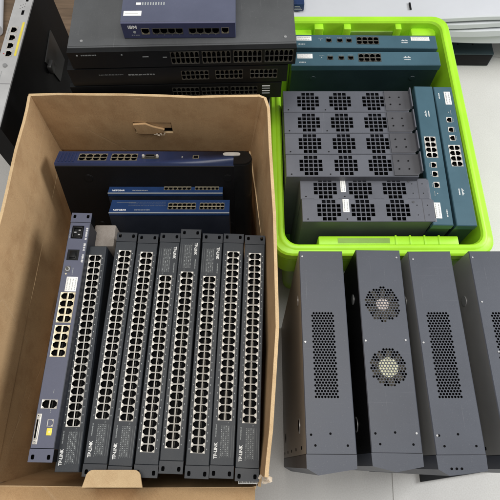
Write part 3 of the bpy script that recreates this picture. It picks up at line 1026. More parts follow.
# ------------------------------------------------------------------ teal devices in the crate
GT = 'teal devices in the lime crate'
def make_teal(label, loc, rot, dep=0.28, badge=True, second=False):
    t = thing('teal_switch', label, 'network switch', loc, rot, GT)
    h, W = dep, 0.0435
    y = W / 2
    c = MB()
    shell(c, -0.188, 0.188, -y, y, h - 0.016, 0, 0.003)
    c.rect(-0.186, 0.186, -y + .002, y - .002, h - 0.018, 0)
    for x in (-0.13, 0.13):
        xf = Matrix.Translation((x, -y, h * 0.83)) @ Matrix.Rotation(R(90), 4, 'X')
        bm = bmesh.new()
        bmesh.ops.create_cone(bm, cap_ends=True, segments=16, radius1=0.008, radius2=0.0072, depth=0.002)
        c.add(bm, 0, xf)
    c.build('chassis', M['tealdark'], t)
    f = MB()
    o = [(-0.190, -y - .0005), (0.190, -y - .0005), (0.190, y + .0005), (-0.190, y + .0005)]
    i = [(-0.1885, -y + .001), (0.1885, -y + .001), (0.1885, y - .001), (-0.1885, y - .001)]
    for k in range(4):
        a, b_ = o[k], o[(k + 1) % 4]
        f.face([(*a, h - 0.018), (*b_, h - 0.018), (*b_, h - 0.0016), (*a, h - 0.0016)], 0)
        c_, d_ = i[k], i[(k + 1) % 4]
        f.face([(*a, h - 0.0016), (*b_, h - 0.0016), (*d_, h), (*c_, h)], 0)
    cuts = [(-0.0975 + .0, -0.0825, -0.0045, 0.0085), (-0.0690, -0.0540, -0.0045, 0.0085), (-0.0450, -0.0300, -0.0045, 0.0085), (-0.0180, 0.0400, -0.0110, 0.0160)]
    holed_face(f, -0.1885, 0.1885, -y + .001, y - .001, h, cuts, 0, 0.0088)
    f.build('face_plate', M['teal'], t)
    for x in (-0.090, -0.0615, -0.0375):
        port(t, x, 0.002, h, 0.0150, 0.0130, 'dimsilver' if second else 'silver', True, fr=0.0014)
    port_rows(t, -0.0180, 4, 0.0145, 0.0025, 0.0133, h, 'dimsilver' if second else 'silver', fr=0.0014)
    sticker(t, -0.1740, -0.1350, 0.0005, 0.0155, h, 2)
    l = MB()
    scribble(l, -0.1700, -0.1520, -0.0120, 0.0034, h, 0)
    l.disc(-0.1120, 0.003, 0.0014, h, h + 0.0006, 1, 10)
    scribble(l, -0.1180, -0.1050, 0.009, 0.0018, h, 1)
    for x in (-0.090, -0.0615, -0.0375):
        scribble(l, x - 0.006, x + 0.006, 0.0115, 0.0018, h, 1)
    l.build('printed_legend', [M['white'], M['greyprint']], t)
    # bridge of bars emblem
    l = MB()
    for k, hh in enumerate((0.002, 0.0034, 0.0050, 0.0034, 0.0022, 0.0034, 0.0050, 0.0034, 0.002)):
        l.box(0.0980 + k * 0.0020, 0.0990 + k * 0.0020, 0.003 - 0.0015, 0.003 - 0.0015 + hh, h, h + 0.0003, 0)
    scribble(l, 0.0985, 0.1150, -0.0015 - 0.0025, 0.0030, h, 0, (0.015, 0.017))
    l.build('emblem', M['white'], t)
    if badge:
        sticker(t, 0.1240, 0.1720, 0.0030, 0.0170, h, 3)
    return t
def topz(D, dep): return CAM_H - D - dep
make_teal('teal device against the far crate wall, with a second label at its right end', (0.2950, 1.0075, topz(0.98, 0.28)), (R(-1), 0, R(-0.6)), second=True)
make_teal('teal device lying across the crate, in front of the farthest one', (0.2950, 0.9590, topz(0.98, 0.28)), (R(1), 0, R(0.2)), badge=False, second=True)
make_teal('outer teal device along the right crate wall with label at its far end', (0.4705, 0.6640, topz(0.97, 0.28)), (0, 0, R(-90 - 0.6)), badge=False)
make_teal('inner teal device next to the grey fan units with label at its near end', (0.4215, 0.6655, topz(0.97, 0.28)), (0, 0, R(90 - 1.2)), badge=False)

# ------------------------------------------------------------------ grey units with fan grids
GG = 'grey fan units in the lime crate'
def make_grey(label, loc, wd, thk, fans, bracket, dep=0.30, stick=None):
    t = thing('fan_unit', label, 'network device', loc, (0, 0, 0), GG)
    h = dep
    x0, x1, y = -wd / 2, wd / 2, thk / 2
    c = MB()
    shell(c, x0, x1, -y, y, h, 0, 0.001)
    c.build('chassis', M['grey'], t)
    f = MB()
    P, n, hw = 0.0106, 5, 0.0043
    edges = x0 + 0.001
    X = edges
    for fx in fans:
        a, b_ = fx - P * n / 2, fx + P * n / 2
        f.rect(X, a, -y + .001, y - .001, h)
        f.rect(a, b_, -y + .001, -P * n / 2, h)
        f.rect(a, b_, P * n / 2, y - .001, h)
        for i in range(n):
            for j in range(n):
                xa, ya = a + i * P, -P * n / 2 + j * P
                if i in (0, n - 1) and j in (0, n - 1):
                    f.rect(xa, xa + P, ya, ya + P, h)
                else:
                    f.cell(xa, xa + P, ya, ya + P, squ(xa + P / 2, ya + P / 2, hw), h, h - 0.0015, 0, 0)
        X = b_
    f.rect(X, x1 - .001, -y + .001, y - .001, h)
    f.build('fan_panel', M['grey'], t)
    for fx in fans:       # the fan behind the grid
        q = MB()
        q.disc(fx, 0, 0.010, h - 0.022, h - 0.012, 0, 16)
        for k in range(7):
            xf = Matrix.Translation((fx, 0, h - 0.016)) @ Matrix.Rotation(k * 2 * math.pi / 7, 4, 'Z') @ Matrix.Rotation(R(35), 4, 'X')
            q.box(0.009, 0.025, -0.005, 0.005, -0.0005, 0.0005, 0, 0, xf)
        q.box(fx - 0.0265, fx + 0.0265, -y + .002, y - .002, h - 0.026, h - 0.024, 0)
        q.build('fan', M['black'], t)
    s = MB()
    for x in (x0 + 0.012, fans[1] - 0.036):
        s.disc(x, -y + 0.006, 0.0017, h, h + 0.0006, 0, 10)
    for x in ((x1 - 0.035, x1 - 0.012) if not bracket else ()):
        for yy in (-0.012, 0.012):
            s.disc(x, yy, 0.0013, h, h + 0.0004, 0, 8)
    s.build('screw', M['blkpanel'], t)
    if bracket:
        k = MB()
        bx0, bx1 = x1 - 0.054, x1 + 0.006
        yb = y - 0.002
        r = 0.008
        k.prism([(bx0, -yb), (bx1 - r, -yb), (bx1, -yb + r), (bx1, yb), (bx0, yb)], h + 0.0002, h + 0.0022, 0)
        # upstanding ear at the right edge
        k.prism([(bx1 - 0.002, -yb + r * .6), (bx1 + 0.0005, -yb + r * .6), (bx1 + 0.0005, yb + 0.001), (bx1 - 0.002, yb + 0.001)], h + 0.0022, h + 0.013, 1)
        br = k.build('bracket', [M['bracket'], M['grey']], t)
        k = MB()
        for xx in (bx0 + 0.012, bx0 + 0.034):
            for yy in (-0.011, 0.010):
                k.disc(xx, yy, 0.0021, h + 0.0022, h + 0.0030, 0, 10)
                k.disc(xx, yy, 0.0011, h + 0.0030, h + 0.0031, 1, 6)
        k.build('bracket_screw', [M['blkpanel'], M['black']], br)
    else:
        k = MB()
        k.box(x1 - 0.0225, x1 - 0.0217, -y + 0.001, y - 0.001, h, h + 0.0004, 0)
        k.box(x1 - 0.0075, x1 + 0.004, -y, y - 0.002, h - 0.05, h - 0.0015, 1, 0.001)
        k.disc(x1 - 0.042, y - 0.008, 0.0028, h, h + 0.0008, 0, 12)
        k.build('end_cover', [M['bracket'], M['grey']], t)
    if stick:
        sticker(t, *stick, h, 2, vertical=True)
    return t
names = ['farthest grey fan unit, beside the teal device across the crate', 'grey fan unit second from the far end of the row, with a bracket', 'third bracketed grey fan unit from the far end of the row', 'nearest of the four grey fan units that carry a bracket at right']
for r, (ya, yb) in enumerate([(0.7612, 0.8232), (0.7014, 0.7604), (0.6441, 0.7006), (0.5850, 0.6433)]):
    x0, x1 = 0.0785 + r * 0.0006, 0.3735
    fc = [((-0.0904, -0.0145, 0.0641), (-0.0912, -0.0142, 0.0636), (-0.0915, -0.0139, 0.0631), (-0.0919, -0.0136, 0.0626))[r][k] + 0.228 - (x0 + x1) / 2 for k in range(3)]
    make_grey(names[r], ((x0 + x1) / 2, (ya + yb) / 2, topz(0.95, 0.30)), x1 - x0, yb - ya, fc, True)
for r, (ya, yb, x0, x1) in enumerate([(0.5398, 0.5835, 0.1117, 0.3965), (0.4831, 0.5390, 0.1137, 0.4010)]):
    off = (x0 + x1) / 2 - 0.255
    fc = [((-0.0877, -0.0096, 0.0662), (-0.0824, -0.0081, 0.0684))[r][k] - off for k in range(3)]
    D = 0.968
    if r == 0:
        ya, yb = 0.5398, 0.5945
    st = ((-0.0535 - off, -0.0420 - off, -0.0090, 0.0270), (-0.0515 - off, -0.0380 - off, -0.0050, 0.0270))[r]
    make_grey(['grey fan unit without bracket, its white label beside the upper neighbour', 'nearest grey fan unit, standing along the near crate edge with a white label'][r], ((x0 + x1) / 2, (ya + yb) / 2 - (0.0055 if r == 0 else 0) + (0.0 if r else 0.0035), topz(D, 0.30)), x1 - x0, (yb - ya) - (0.002 if r == 0 else 0), fc, False, stick=st)

# ------------------------------------------------------------------ four slate servers on the floor
GV = 'slate rack units standing on the floor'
def make_server(label, x, y, x_w, y0, y1, apex, kind, rz=0, h=0.64, black_side=False, notch=False, rivets=()):
    """x: centre; top face from y0 to y1 (local), front bezel in front of it"""
    t = thing('rack_server', label, 'rack unit', (x, y, 0), (0, 0, R(rz)), GV)
    a, b_ = -x_w / 2, x_w / 2
    c = MB()
    o = [(a, y0), (b_, y0), (b_, y1), (a, y1)]
    ch = 0.0015
    zb = 0.004
    c.face([(*p_, zb) for p_ in reversed(o)])
    i = [(a + ch, y0), (b_ - ch, y0), (b_ - ch, y1 - ch), (a + ch, y1 - ch)]
    for k in range(4):
        p_, q_ = o[k], o[(k + 1) % 4]
        side = 1 if k == 3 else 0
        c.face([(*p_, zb), (*q_, zb), (*q_, h - ch), (*p_, h - ch)], side)
        c.face([(*p_, h - ch), (*q_, h - ch), (*i[(k + 1) % 4], h), (*i[k], h)], 2 if side else 0)
    c.build('chassis', [M['srv'], M['blk' if black_side else 'srvside'], M['srv']], t)
    f = MB()
    xa, xb = a + ch, b_ - ch
    px, py, rr = 0.0058, 0.0052, 0.00235 if kind == 'rect' else 0.00245
    bands = []
    if kind == 'rect':
        bands.append((-0.0865, 0.0790, -0.026, 0.026, lambda X, Y: True))
    else:
        bands.append((-0.0650, 0.0070, -0.036, 0.036, lambda X, Y: X * X + (Y + 0.029) ** 2 < 0.0353 ** 2))
        bands.append((0.0580, 0.1330, -0.036, 0.036, lambda X, Y: X * X + (Y - 0.0955) ** 2 < 0.0353 ** 2))
    Y = y0
    for (v0, v1, u0, u1, ins) in bands:
        f.rect(xa, xb, Y, v0, h)
        n = int(round((v1 - v0) / py))
        ph = (v1 - v0) / n
        for r in range(n):
            ya, yb = v0 + r * ph, v0 + (r + 1) * ph
            off = (px / 2 if r % 2 else 0)
            nx = int((u1 - u0) / px + 1e-6) - (1 if r % 2 else 0)
            xs = [u0 + off + k * px for k in range(nx)]
            sel = [q for q in xs if ins(q + px / 2, (ya + yb) / 2)]
            if not sel:
                f.rect(xa, xb, ya, yb, h)
                continue
            f.rect(xa, sel[0], ya, yb, h)
            for q in sel:
                f.cell(q, q + px, ya, yb, octo(q + px / 2, (ya + yb) / 2, rr), h, h - 0.0014, 0, 1)
            f.rect(sel[-1] + px, xb, ya, yb, h)
        Y = v1
    f.rect(xa, xb, Y, y1 - ch, h)
    f.build('vented_cover', [M['srv'], M['blk']], t)
    q = MB()
    if kind == 'rect':
        q.box(a + 0.004, b_ - 0.004, -0.10, 0.09, h - 0.05, h - 0.045, 0)
        q.build('inner_board', M['black'], t)
    else:
        for cy_, hub in ((0.0955, 'hub_p'), (-0.029, 'hub_w')):
            q = MB()
            q.box(-0.039, 0.039, cy_ - 0.039, cy_ + 0.039, h - 0.034, h - 0.032, 0)
            for k in range(9):
                xf = Matrix.Translation((0, cy_, h - 0.009)) @ Matrix.Rotation(k * 2 * math.pi / 9, 4, 'Z') @ Matrix.Rotation(R(32), 4, 'X')
                q.box(0.010, 0.034, -0.006, 0.006, -0.0006, 0.0006, 1, 0, xf)
            rad = 0.0185 if hub == 'hub_w' else 0.0125
            q.disc(0, cy_, rad, h - 0.020, h - 0.0022, 2, 24)
            q.build('fan', [M['black'], M['blade'], M[hub]], t)
    # front bezel with a pointed lower edge
    z = MB()
    pts = [(a, y0 - 0.0008)] + [(p_[0], p_[1]) for p_ in apex] + [(b_, y0 - 0.0008)]
    z.prism(pts, 0.0, h - 0.0006, 0)
    z.build('front_bezel', M['srv'], t)
    s = MB()
    for (sx, sy) in rivets:
        s.disc(sx, sy, 0.0019, h, h + 0.0007, 0, 10)
    s.build('rivet', M['rivet'], t)
    s = MB()
    for (sx, sy) in ((a + 0.010, y0 + 0.032), (0.0, y0 + 0.034), (a + 0.017, y0 + 0.014), (b_ - 0.015, y0 + 0.014)):
        s.disc(sx, sy, 0.0022, h, h + 0.0003, 0, 12)
    if notch:
        for k in range(3):
            s.disc(a + 0.024 + k * 0.009, y0 - 0.023, 0.0022, h - 0.0006, h + 0.0002, 0, 10)
    s.build('screw_hole', M['black'], t)
    # side details: finger hole and bolts on the left face
    s = MB()
    def sdisc(yy, zz, r, d, mi, n=16, ry=1.0):
        bm = bmesh.new()
        bmesh.ops.create_cone(bm, cap_ends=True, segments=n, radius1=r, radius2=r, depth=d * 2)
        s.add(bm, mi, Matrix.Translation((a, yy, zz)) @ Matrix.Diagonal((1, 1, ry, 1)) @ Matrix.Rotation(R(90), 4, 'Y'))
    sdisc(y0 + 0.055, h - 0.115, 0.0150, 0.0012, 0, 20)
    sdisc(y0 + 0.055, h - 0.115, 0.0120, 0.0015, 1, 20)
    sdisc(y1 - 0.09, h - 0.06, 0.0110, 0.0012, 0, 20)
    for k in range(5):
        sdisc(y0 + 0.012, 0.06 + k * 0.125, 0.0032, 0.0013, 1, 10)
    sdisc(y0 + 0.05, 0.11, 0.012, 0.0012, 1, 4)
    s.build('side_fitting', [M['rivet'], M['black']], t)
    return t
make_server('leftmost standing slate unit, with a rectangular vent of round holes, beside cardboard box', 0.146, 0.20, 0.0900, -0.182, 0.2105, [(-0.0450, -0.206), (-0.0245, -0.217), (0.004, -0.2125), (0.044, -0.2065)], 'rect', -0.3, rivets=((-0.0385, 0.198), (-0.039, 0.019)))
make_server('standing slate unit with two round fan vents', 0.264, 0.20, 0.0915, -0.180, 0.2128, [(-0.0450, -0.2025), (-0.004, -0.2120), (0.0450, -0.2025)], 'fans', -0.7, black_side=True, rivets=((0.0375, 0.196), (0.0375, 0.023), (0.0385, -0.147), (-0.040, 0.021)))
make_server('standing slate unit with a rectangular vent, right of the two-fan unit', 0.3745, 0.20, 0.0890, -0.183, 0.2100, [(-0.0440, -0.207), (-0.026, -0.2175), (0.006, -0.2145), (0.0430, -0.2100)], 'rect', 0.3, notch=True, rivets=((-0.0355, 0.192), (-0.0385, 0.018), (-0.038, -0.151)))
make_server('rightmost standing slate unit, cut off by the right picture edge', 0.502, 0.20, 0.0920, -0.183, 0.2105, [(-0.0450, -0.207), (-0.020, -0.214), (0.0450, -0.207)], 'rect', 0, rivets=((-0.040, 0.196), (-0.024, 0.0), (-0.038, 0.10)))

s4 = [o for o in COL.objects if o.get('label', '').startswith('rightmost standing')][0]
fp = MB()
fp.prism([(-0.008, -0.245), (0.20, -0.215), (0.20, -0.190), (-0.008, -0.2155)], 0.0, 0.012, 0)  # low dark strip on the floor in front of this unit
fp.build('dark_floor_strip', M['blk'], s4)
# ------------------------------------------------------------------ stack of black switches behind the cardboard box
GK = 'switches stacked flat behind the box'
def flat_device(name, label, loc, rz, wd, thk, dep, mtop, mfront, group=GK):
    """lies flat: the face points to the viewer (-Y after the tilt); local X width, Y up, Z towards the viewer"""
    t = thing(name, label, 'network switch', loc, (R(90), 0, R(rz)), group)
    x, y = wd / 2, thk / 2
    c = MB()
    shell(c, -x, x, -y, y, dep - 0.012, 0, 0.001)
    c.rect(-x, x, -y + .001, y - .001, dep - 0.0125, 0)
    c.build('chassis', M[mtop], t)
    return t
def ports_panel(t, wd, thk, dep, groups, yc, frame, mfront, n, ht, lip=0.0):
    x, y = wd / 2, thk / 2
    f = MB()
    cuts = [(a, b_, yc - ht - 0.0002, yc + ht + 0.0002) for a, b_ in groups]
    o = [(-x, -y), (x, -y), (x, y), (-x, y)]
    for k in range(4):
        a, b_ = o[k], o[(k + 1) % 4]
        f.face([(*a, dep - 0.012), (*b_, dep - 0.012), (*b_, dep), (*a, dep)], 0)
    holed_face(f, -x, x, -y, y, dep, cuts, 0, 0.0088)
    f.build('face_plate', M[mfront], t)
    for a, b_ in groups:
        port_rows(t, a, n, (b_ - a) / n, yc, ht, dep, frame, fr=0.0011)
# top switch: graphite top, 48 ports
wd, thk, dep = 0.452, 0.0425, 0.30
t = flat_device('rack_switch', 'wide graphite switch on top of the black stack, under small indigo switch', (-0.142, 0.7475 + dep, 0.8318), 1.6, wd, thk, dep, 'topgrey', 'blkpanel')
t['label'] = 'wide graphite switch on top of the black stack, under the small indigo switch'
ports_panel(t, wd, thk, dep, [(-0.0245, 0.0325), (0.038, 0.095), (0.1005, 0.1575), (0.163, 0.220)], 0.002, 'dimsilver', 'blkpanel', 6, 0.0160)
l = MB()
scribble(l, -0.200, -0.170, 0.0135, 0.0032, dep, 0)
l.disc(-0.208, 0.0135, 0.0018, dep, dep + 0.0004, 0, 10)
l.box(-0.080, -0.068, 0.006, 0.0075, dep, dep + 0.0003, 0)
l.box(-0.040, -0.032, 0.004, 0.0055, dep, dep + 0.0003, 0)
l.disc(-0.120, 0.013, 0.0018, dep, dep + 0.0006, 1, 10)
l.build('printed_legend', [M['greyprint'], M['dimprint']], t)
l = MB()       # raised lip and screws on the lid: local +Y is up
l.box(-wd / 2 + 0.002, wd / 2 - 0.002, thk / 2, thk / 2 + 0.0008, dep - 0.020, dep - 0.016, 0)
for x in (-0.20, 0.205):
    xf = Matrix.Translation((x, thk / 2, dep - 0.03)) @ Matrix.Rotation(R(90), 4, 'X')
    bm = bmesh.new()
    bmesh.ops.create_cone(bm, cap_ends=True, segments=12, radius1=0.003, radius2=0.003, depth=0.0016)
    l.add(bm, 1, xf)
l.build('lid_seam', [M['topgrey'], M['rivet']], t)
# second
wd, thk, dep = 0.452, 0.046, 0.29
t = flat_device('rack_switch', 'middle black switch of the flat stack, with three separate port groups', (-0.156, 0.7465 + dep, 0.7845), 1.6, wd, thk, dep, 'blk', 'blkpanel')
ports_panel(t, wd, thk, dep, [(0.005, 0.062), (0.076, 0.133), (0.148, 0.205)], 0.0015, 'dimsilver', 'blkpanel', 6, 0.0125)
l = MB()
scribble(l, -0.104, -0.050, 0.006, 0.0040, dep, 0, (0.004, 0.007), 0.0016)
scribble(l, -0.165, -0.115, 0.007, 0.0030, dep, 1)
l.build('printed_legend', [M['greyprint'], M['dimprint']], t)
# third
wd, thk, dep = 0.452, 0.046, 0.29
t = flat_device('rack_switch', 'lowest black switch of the flat stack, just above the cardboard rim', (-0.166, 0.7455 + dep, 0.7355), 1.6, wd, thk, dep, 'blk', 'blkpanel')
ports_panel(t, wd, thk, dep, [(-0.010, 0.048), (0.053, 0.111), (0.116, 0.174)], 0.0015, 'dimsilver', 'blkpanel', 6, 0.0125)
l = MB()
for k in range(4):
    l.box(0.184, 0.201, 0.013 - k * 0.0075, 0.0155 - k * 0.0075, dep, dep + 0.0006, k % 2)
scribble(l, -0.219, -0.202, 0.002, 0.0035, dep, 0)
l.build('printed_legend', [M['white'], M['greyprint']], t)
# what the stack stands on
b = MB()
b.box(-0.375, 0.045, 0.762, 1.03, 0.0, 0.7105, 0, 0.004)
b.box(-0.35, 0.02, 0.759, 0.763, 0.05, 0.66, 1, 0.001)
tag(b.build('equipment_case', [M['blk'], M['blkpanel']]), 'plain black equipment case carrying the flat stack of switches', 'equipment case')
# small indigo switch on top
wd, thk, dep = 0.221, 0.0375, 0.17
t = thing('desktop_switch', 'small indigo switch with white label lying on top of the graphite switch', 'network switch', (-0.1365, 0.739 + 0.020 + dep, 0.8725), (R(90), 0, R(0.6)), None)
t.location = (-0.1405, 0.7790 + dep, 0.8725)
h = dep
x, y = wd / 2, thk / 2
c = MB()
shell(c, -x, x, -y, y, h - 0.003, 0, 0.002)
c.rect(-x + .002, x - .002, -y + .002, y - .002, h - 0.010, 0)
c.build('chassis', M['bluetop'], t)
f = MB()
o = [(-x, -y), (x, -y), (x, y), (-x, y)]
for k in range(4):
    a, b_ = o[k], o[(k + 1) % 4]
    f.face([(a[0], a[1] * 1.0, h - 0.003), (b_[0], b_[1] * 1.0, h - 0.003), (b_[0] * .995, b_[1] * .95, h), (a[0] * .995, a[1] * .95, h)], 0)
f_cuts = [(-0.0735, -0.0575, -0.0080, 0.0060), (-0.0520, 0.0080, -0.0080, 0.0060), (0.0190, 0.0790, -0.0080, 0.0060), (0.0830, 0.0975, -0.0070, 0.0065)]
holed_face(f, -x * .995, x * .995, -y * .95, y * .95, h, f_cuts, 0, 0.0085)
f.build('face_plate', M['bluefront'], t)
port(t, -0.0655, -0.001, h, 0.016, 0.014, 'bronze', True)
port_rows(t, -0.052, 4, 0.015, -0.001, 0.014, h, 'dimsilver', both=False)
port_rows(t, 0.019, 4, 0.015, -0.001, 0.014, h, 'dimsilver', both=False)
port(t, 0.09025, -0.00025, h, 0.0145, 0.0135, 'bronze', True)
text('IBM', 0.0100, -0.0985, 0.0085, h + 0.0002, t, M['white'], 0, 'lettering', 'LEFT', 0.00012, 1.15)
l = MB()
l.disc(-0.0870, -0.0030, 0.0028, h, h + 0.0005, 0, 12)
scribble(l, -0.0940, -0.0780, -0.0105, 0.0020, h, 0)
for k in range(8):
    xx = (-0.0445 + k * 0.015) if k < 4 else (0.0265 + (k - 4) * 0.015)
    l.box(xx - 0.0008, xx + 0.0008, -0.0112, -0.0095, h, h + 0.0003, 1)
l.build('printed_legend', [M['greyprint'], M['dimprint']], t)
# labels on the lid: a tilted copy of the sticker frame (local +Y up)
lid = MB()
lid.box(-0.1060, -0.0715, y, y + 0.0005, h - 0.032, h - 0.019, 0)
for k in range(2):
    lid.box(-0.103, -0.078, y + .0005, y + .0006, h - 0.029 + k * 0.004, h - 0.0285 + k * 0.004, 1)
lid.build('label_sticker', [M['label'], M['dimprint']], t)
lid = MB()
for k in range(9):
    lid.box(-0.072 + k * 0.0052, -0.0695 + k * 0.0052, y, y + 0.0004, h - 0.055, h - 0.0475, 0)
lid.box(-0.084, -0.074, y, y + 0.0006, h - 0.054, h - 0.048, 1)
lid.build('lid_marking', [M['greyprint'], M['label']], t)

# ------------------------------------------------------------------ device standing on edge at the far left
dv = thing('rack_appliance', 'silver-faced black rack device standing on its rear at far left', 'network device', (-0.5415, 0.885, 0), (0, 0, R(90 - 1.2)))
h, W = 0.74, 0.0440
y = W / 2
c = MB()
shell(c, -0.235, 0.235, -y, y, h - 0.003, 0, 0.002)
c.rect(-0.233, 0.233, -y + .002, y - .002, h - 0.0125, 0)
c.build('chassis', M['blk'], dv)
f = MB()
cuts = [(-0.150, -0.128, 0.004, 0.018), (-0.0435, -0.0240, -0.0070, 0.0100), (-0.0195, 0.0, -0.0060, 0.0110), (0.0045, 0.0240, -0.0050, 0.0120), (0.0285, 0.0480, -0.0040, 0.0130)]
holed_face(f, -0.232, 0.232, -y + .001, y - .001, h, cuts, 0, 0.0088)
o = [(-0.232, -y + .001), (0.232, -y + .001), (0.232, y - .001), (-0.232, y - .001)]
for k in range(4):
    a, b_ = o[k], o[(k + 1) % 4]
    f.face([(*a, h - 0.004), (*b_, h - 0.004), (*b_, h), (*a, h)], 0)
f.box(-0.1205, -0.1195, -y + .001, y - .001, h, h + 0.0003, 1)
f.build('face_plate', [M['panel'], M['darkprint']], dv)
for k, (a, b_, c_, d_) in enumerate(cuts[1:]):
    port(dv, (a + b_) / 2, (c_ + d_) / 2, h, b_ - a, d_ - c_, 'silver', True, fr=0.0022)
l = MB()
l.box(-0.1505, -0.1275, 0.0035, 0.0185, h - 0.0086, h - 0.002, 0)
for k in range(2):
    l.box(-0.146 + k * 0.008, -0.142 + k * 0.008, 0.007, 0.0155, h - 0.002, h - 0.0016, 1)
l.build('power_socket', [M['blkpanel'], M['black']], dv)
l = MB()
l.box(-0.040, 0.062, -0.0165, -0.0115, h, h + 0.0005, 0)
l.build('yellow_strip', M['yellow'], dv)
l = MB()
l.disc(-0.070, 0.0010, 0.0048, h, h + 0.004, 0, 16)
l.box(0.0860, 0.1000, -0.0080, -0.0020, h, h + 0.0003, 1)
l.box(0.1290, 0.1400, -0.0110, -0.0050, h, h + 0.0003, 1)
for k in range(6):
    l.disc(0.106 + k * 0.003, 0.004 - (k % 3) * 0.005, 0.0008, h, h + 0.0003, 1, 8)
scribble(l, -0.110, -0.085, 0.006, 0.0018, h, 2)
scribble(l, 0.010, 0.045, 0.0165, 0.0018, h, 2)
l.disc(-0.034, 0.0125, 0.0014, h, h + 0.0006, 3, 8)
mred = mat('red_marker', (0.45, 0.06, 0.06), 0.5)
l.build('panel_marking', [M['rivet'], M['black'], M['greyprint'], mred], dv)
# bracket plate on the right side face (local -Y)
l = MB()
pl = [(0.050, -0.112), (0.145, -0.100), (0.148, -0.205), (0.073, -0.208)]
for s_ in (0.0, -0.003):
    l.face([(px_, -y + s_ - 0.0002, h + pz_) for px_, pz_ in pl], 0)
for k in range(4):
    a, b_ = pl[k], pl[(k + 1) % 4]
    l.face([(a[0], -y - 0.0002, h + a[1]), (b_[0], -y - 0.0002, h + b_[1]), (b_[0], -y - 0.0032, h + b_[1]), (a[0], -y - 0.0032, h + a[1])], 0)
l.box(0.045, 0.072, -y - 0.012, -y - 0.0002, h - 0.150, h - 0.125, 0, 0.003)
l.build('mounting_plate', M['plate'], dv)

# ------------------------------------------------------------------ things at the far edge
b = MB()       # low dark wooden bench behind the left device
b.box(-1.1, -0.28, 1.15, 1.75, 0.425, 0.455, 0, 0.003)
b.box(-1.05, -0.33, 1.19, 1.22, 0.33, 0.424, 0, 0.002)
for x in (-1.06, -0.36):
    for yy in (1.18, 1.68):
        b.box(x - 0.025, x + 0.025, yy - 0.001, yy + 0.05, 0.0, 0.4245, 0, 0.003)
tag(b.build('wooden_bench', M['wood']), 'dark brown wooden bench behind the silver-faced device at far left', 'bench')
b = MB()
bm = bmesh.new()
bmesh.ops.create_cone(bm, cap_ends=True, segments=24, radius1=0.026, radius2=0.026, depth=0.22)
b.add(bm, 0, Matrix.Translation((-0.79, 1.31, 0.4815)) @ Matrix.Rotation(R(100), 4, 'Z') @ Matrix.Rotation(R(90), 4, 'Y'))
bm = bmesh.new()
bmesh.ops.create_cone(bm, cap_ends=True, segments=24, radius1=0.017, radius2=0.017, depth=0.221)
b.add(bm, 1, Matrix.Translation((-0.79, 1.31, 0.4815)) @ Matrix.Rotation(R(100), 4, 'Z') @ Matrix.Rotation(R(90), 4, 'Y'))
tag(b.build('paper_roll', [M['foam'], M['cardedge']], smooth=True), 'white paper roll lying on the brown bench at far left', 'paper roll')
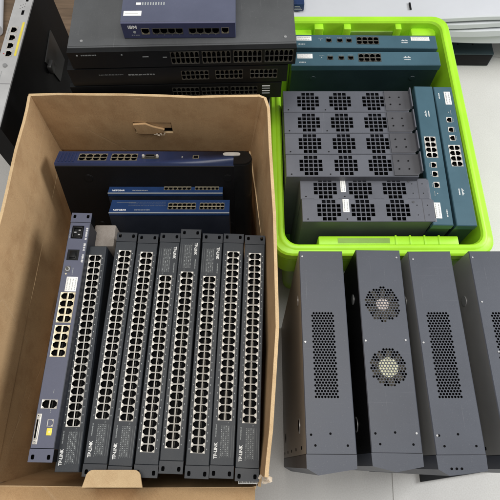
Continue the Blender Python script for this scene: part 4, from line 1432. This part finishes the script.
def board(label, x0, x1, yf, z0, z1, bow, seed):
    random.seed(seed)
    n = 26
    mb = MB()
    th = z1 - z0
    pr = []
    for k in range(n + 1):
        t_ = k / n
        x = x0 + (x1 - x0) * t_
        yv = yf + 0.006 * math.sin(t_ * 7 + seed) + 0.003 * math.sin(t_ * 19 + seed)
        zz = bow * math.sin(t_ * math.pi * 2.2 + seed)
        pr.append((x, yv, zz))
    e = 0.004
    for k in range(n):
        a, c_ = pr[k], pr[k + 1]
        A = [(a[0], 2.3, z1 + a[2]), (a[0], a[1] + e, z1 + a[2]), (a[0], a[1], z1 - e + a[2]), (a[0], a[1], z0 + e + a[2]), (a[0], a[1] + e, z0 + a[2]), (a[0], 2.3, z0 + a[2])]
        C = [(c_[0], 2.3, z1 + c_[2]), (c_[0], c_[1] + e, z1 + c_[2]), (c_[0], c_[1], z1 - e + c_[2]), (c_[0], c_[1], z0 + e + c_[2]), (c_[0], c_[1] + e, z0 + c_[2]), (c_[0], 2.3, z0 + c_[2])]
        for q in range(5):
            mb.face([A[q], C[q], C[q + 1], A[q + 1]], 0)
    for p_ in (pr[0], pr[-1]):
        mb.face([(p_[0], 2.3, z0 + p_[2]), (p_[0], p_[1] + e, z0 + p_[2]), (p_[0], p_[1], z0 + e + p_[2]), (p_[0], p_[1], z1 - e + p_[2]), (p_[0], p_[1] + e, z1 + p_[2]), (p_[0], 2.3, z1 + p_[2])], 0)
    o = mb.build('foam_board', M['foam'])
    return tag(o, label, 'foam board', 'white boards stacked behind the crate')
board('lowest white board of the layered stack behind the crate', 0.16, 1.6, 1.492, 0.150, 0.196, 0.0, 1)
board('second white board from the bottom behind the crate', 0.15, 1.6, 1.474, 0.199, 0.232, 0.002, 2)
board('third white board from the bottom behind the crate', 0.14, 1.6, 1.470, 0.236, 0.262, 0.002, 3)
board('topmost white board behind the crate, with a small dark mark', 0.13, 1.6, 1.463, 0.268, 0.290, 0.003, 4)
mk = MB()
mk.box(0.573, 0.580, 1.50, 1.535, 0.2925, 0.2945, 0, 0.0006)
tb_ = [o for o in COL.objects if o.get('label', '').startswith('topmost white board')][0]
mk.build('dark_mark', M['blk'], tb_)
b = MB()
for x in (0.3, 0.75, 1.4):
    b.box(x, x + 0.06, 1.75, 2.2, 0.0, 0.148, 0, 0.003)
b.box(0.2, 1.55, 1.70, 2.25, 0.120, 0.1485, 0, 0.003)
tag(b.build('low_trestle', M['foam']), 'low white trestle under the stacked white boards', 'trestle')
b = MB()
b.box(0.155, 0.192, 1.49, 1.60, 0.2955, 0.325, 0, 0.003)
for k in range(3):
    b.box(0.158, 0.185 - k * 0.004, 1.4893, 1.49, 0.301 + k * 0.007, 0.303 + k * 0.007, 1)
tag(b.build('navy_package', [M['navy'], M['greyprint']]), 'small navy package lying on the white boards behind the crate', 'package')
# dark devices on the floor under the boards
b = MB()
b.box(-0.14, 0.12, 0, 0.40, 0.0, 0.066, 0, 0.004)
b.box(-0.135, 0.115, -0.002, 0.001, 0.006, 0.060, 1, 0.001)
for k in range(2):
    b.disc(-0.02 + k * 0.06, 0.05, 0.004, 0.066, 0.0665, 1, 12)
o = b.build('metal_chassis', [M['tealdark'], M['blk']])
o.location = (0.862, 1.518, 0)
o.rotation_euler = (0, 0, R(-1.0))
tag(o, 'dark green-black metal chassis lying on the floor below the white boards', 'network device')
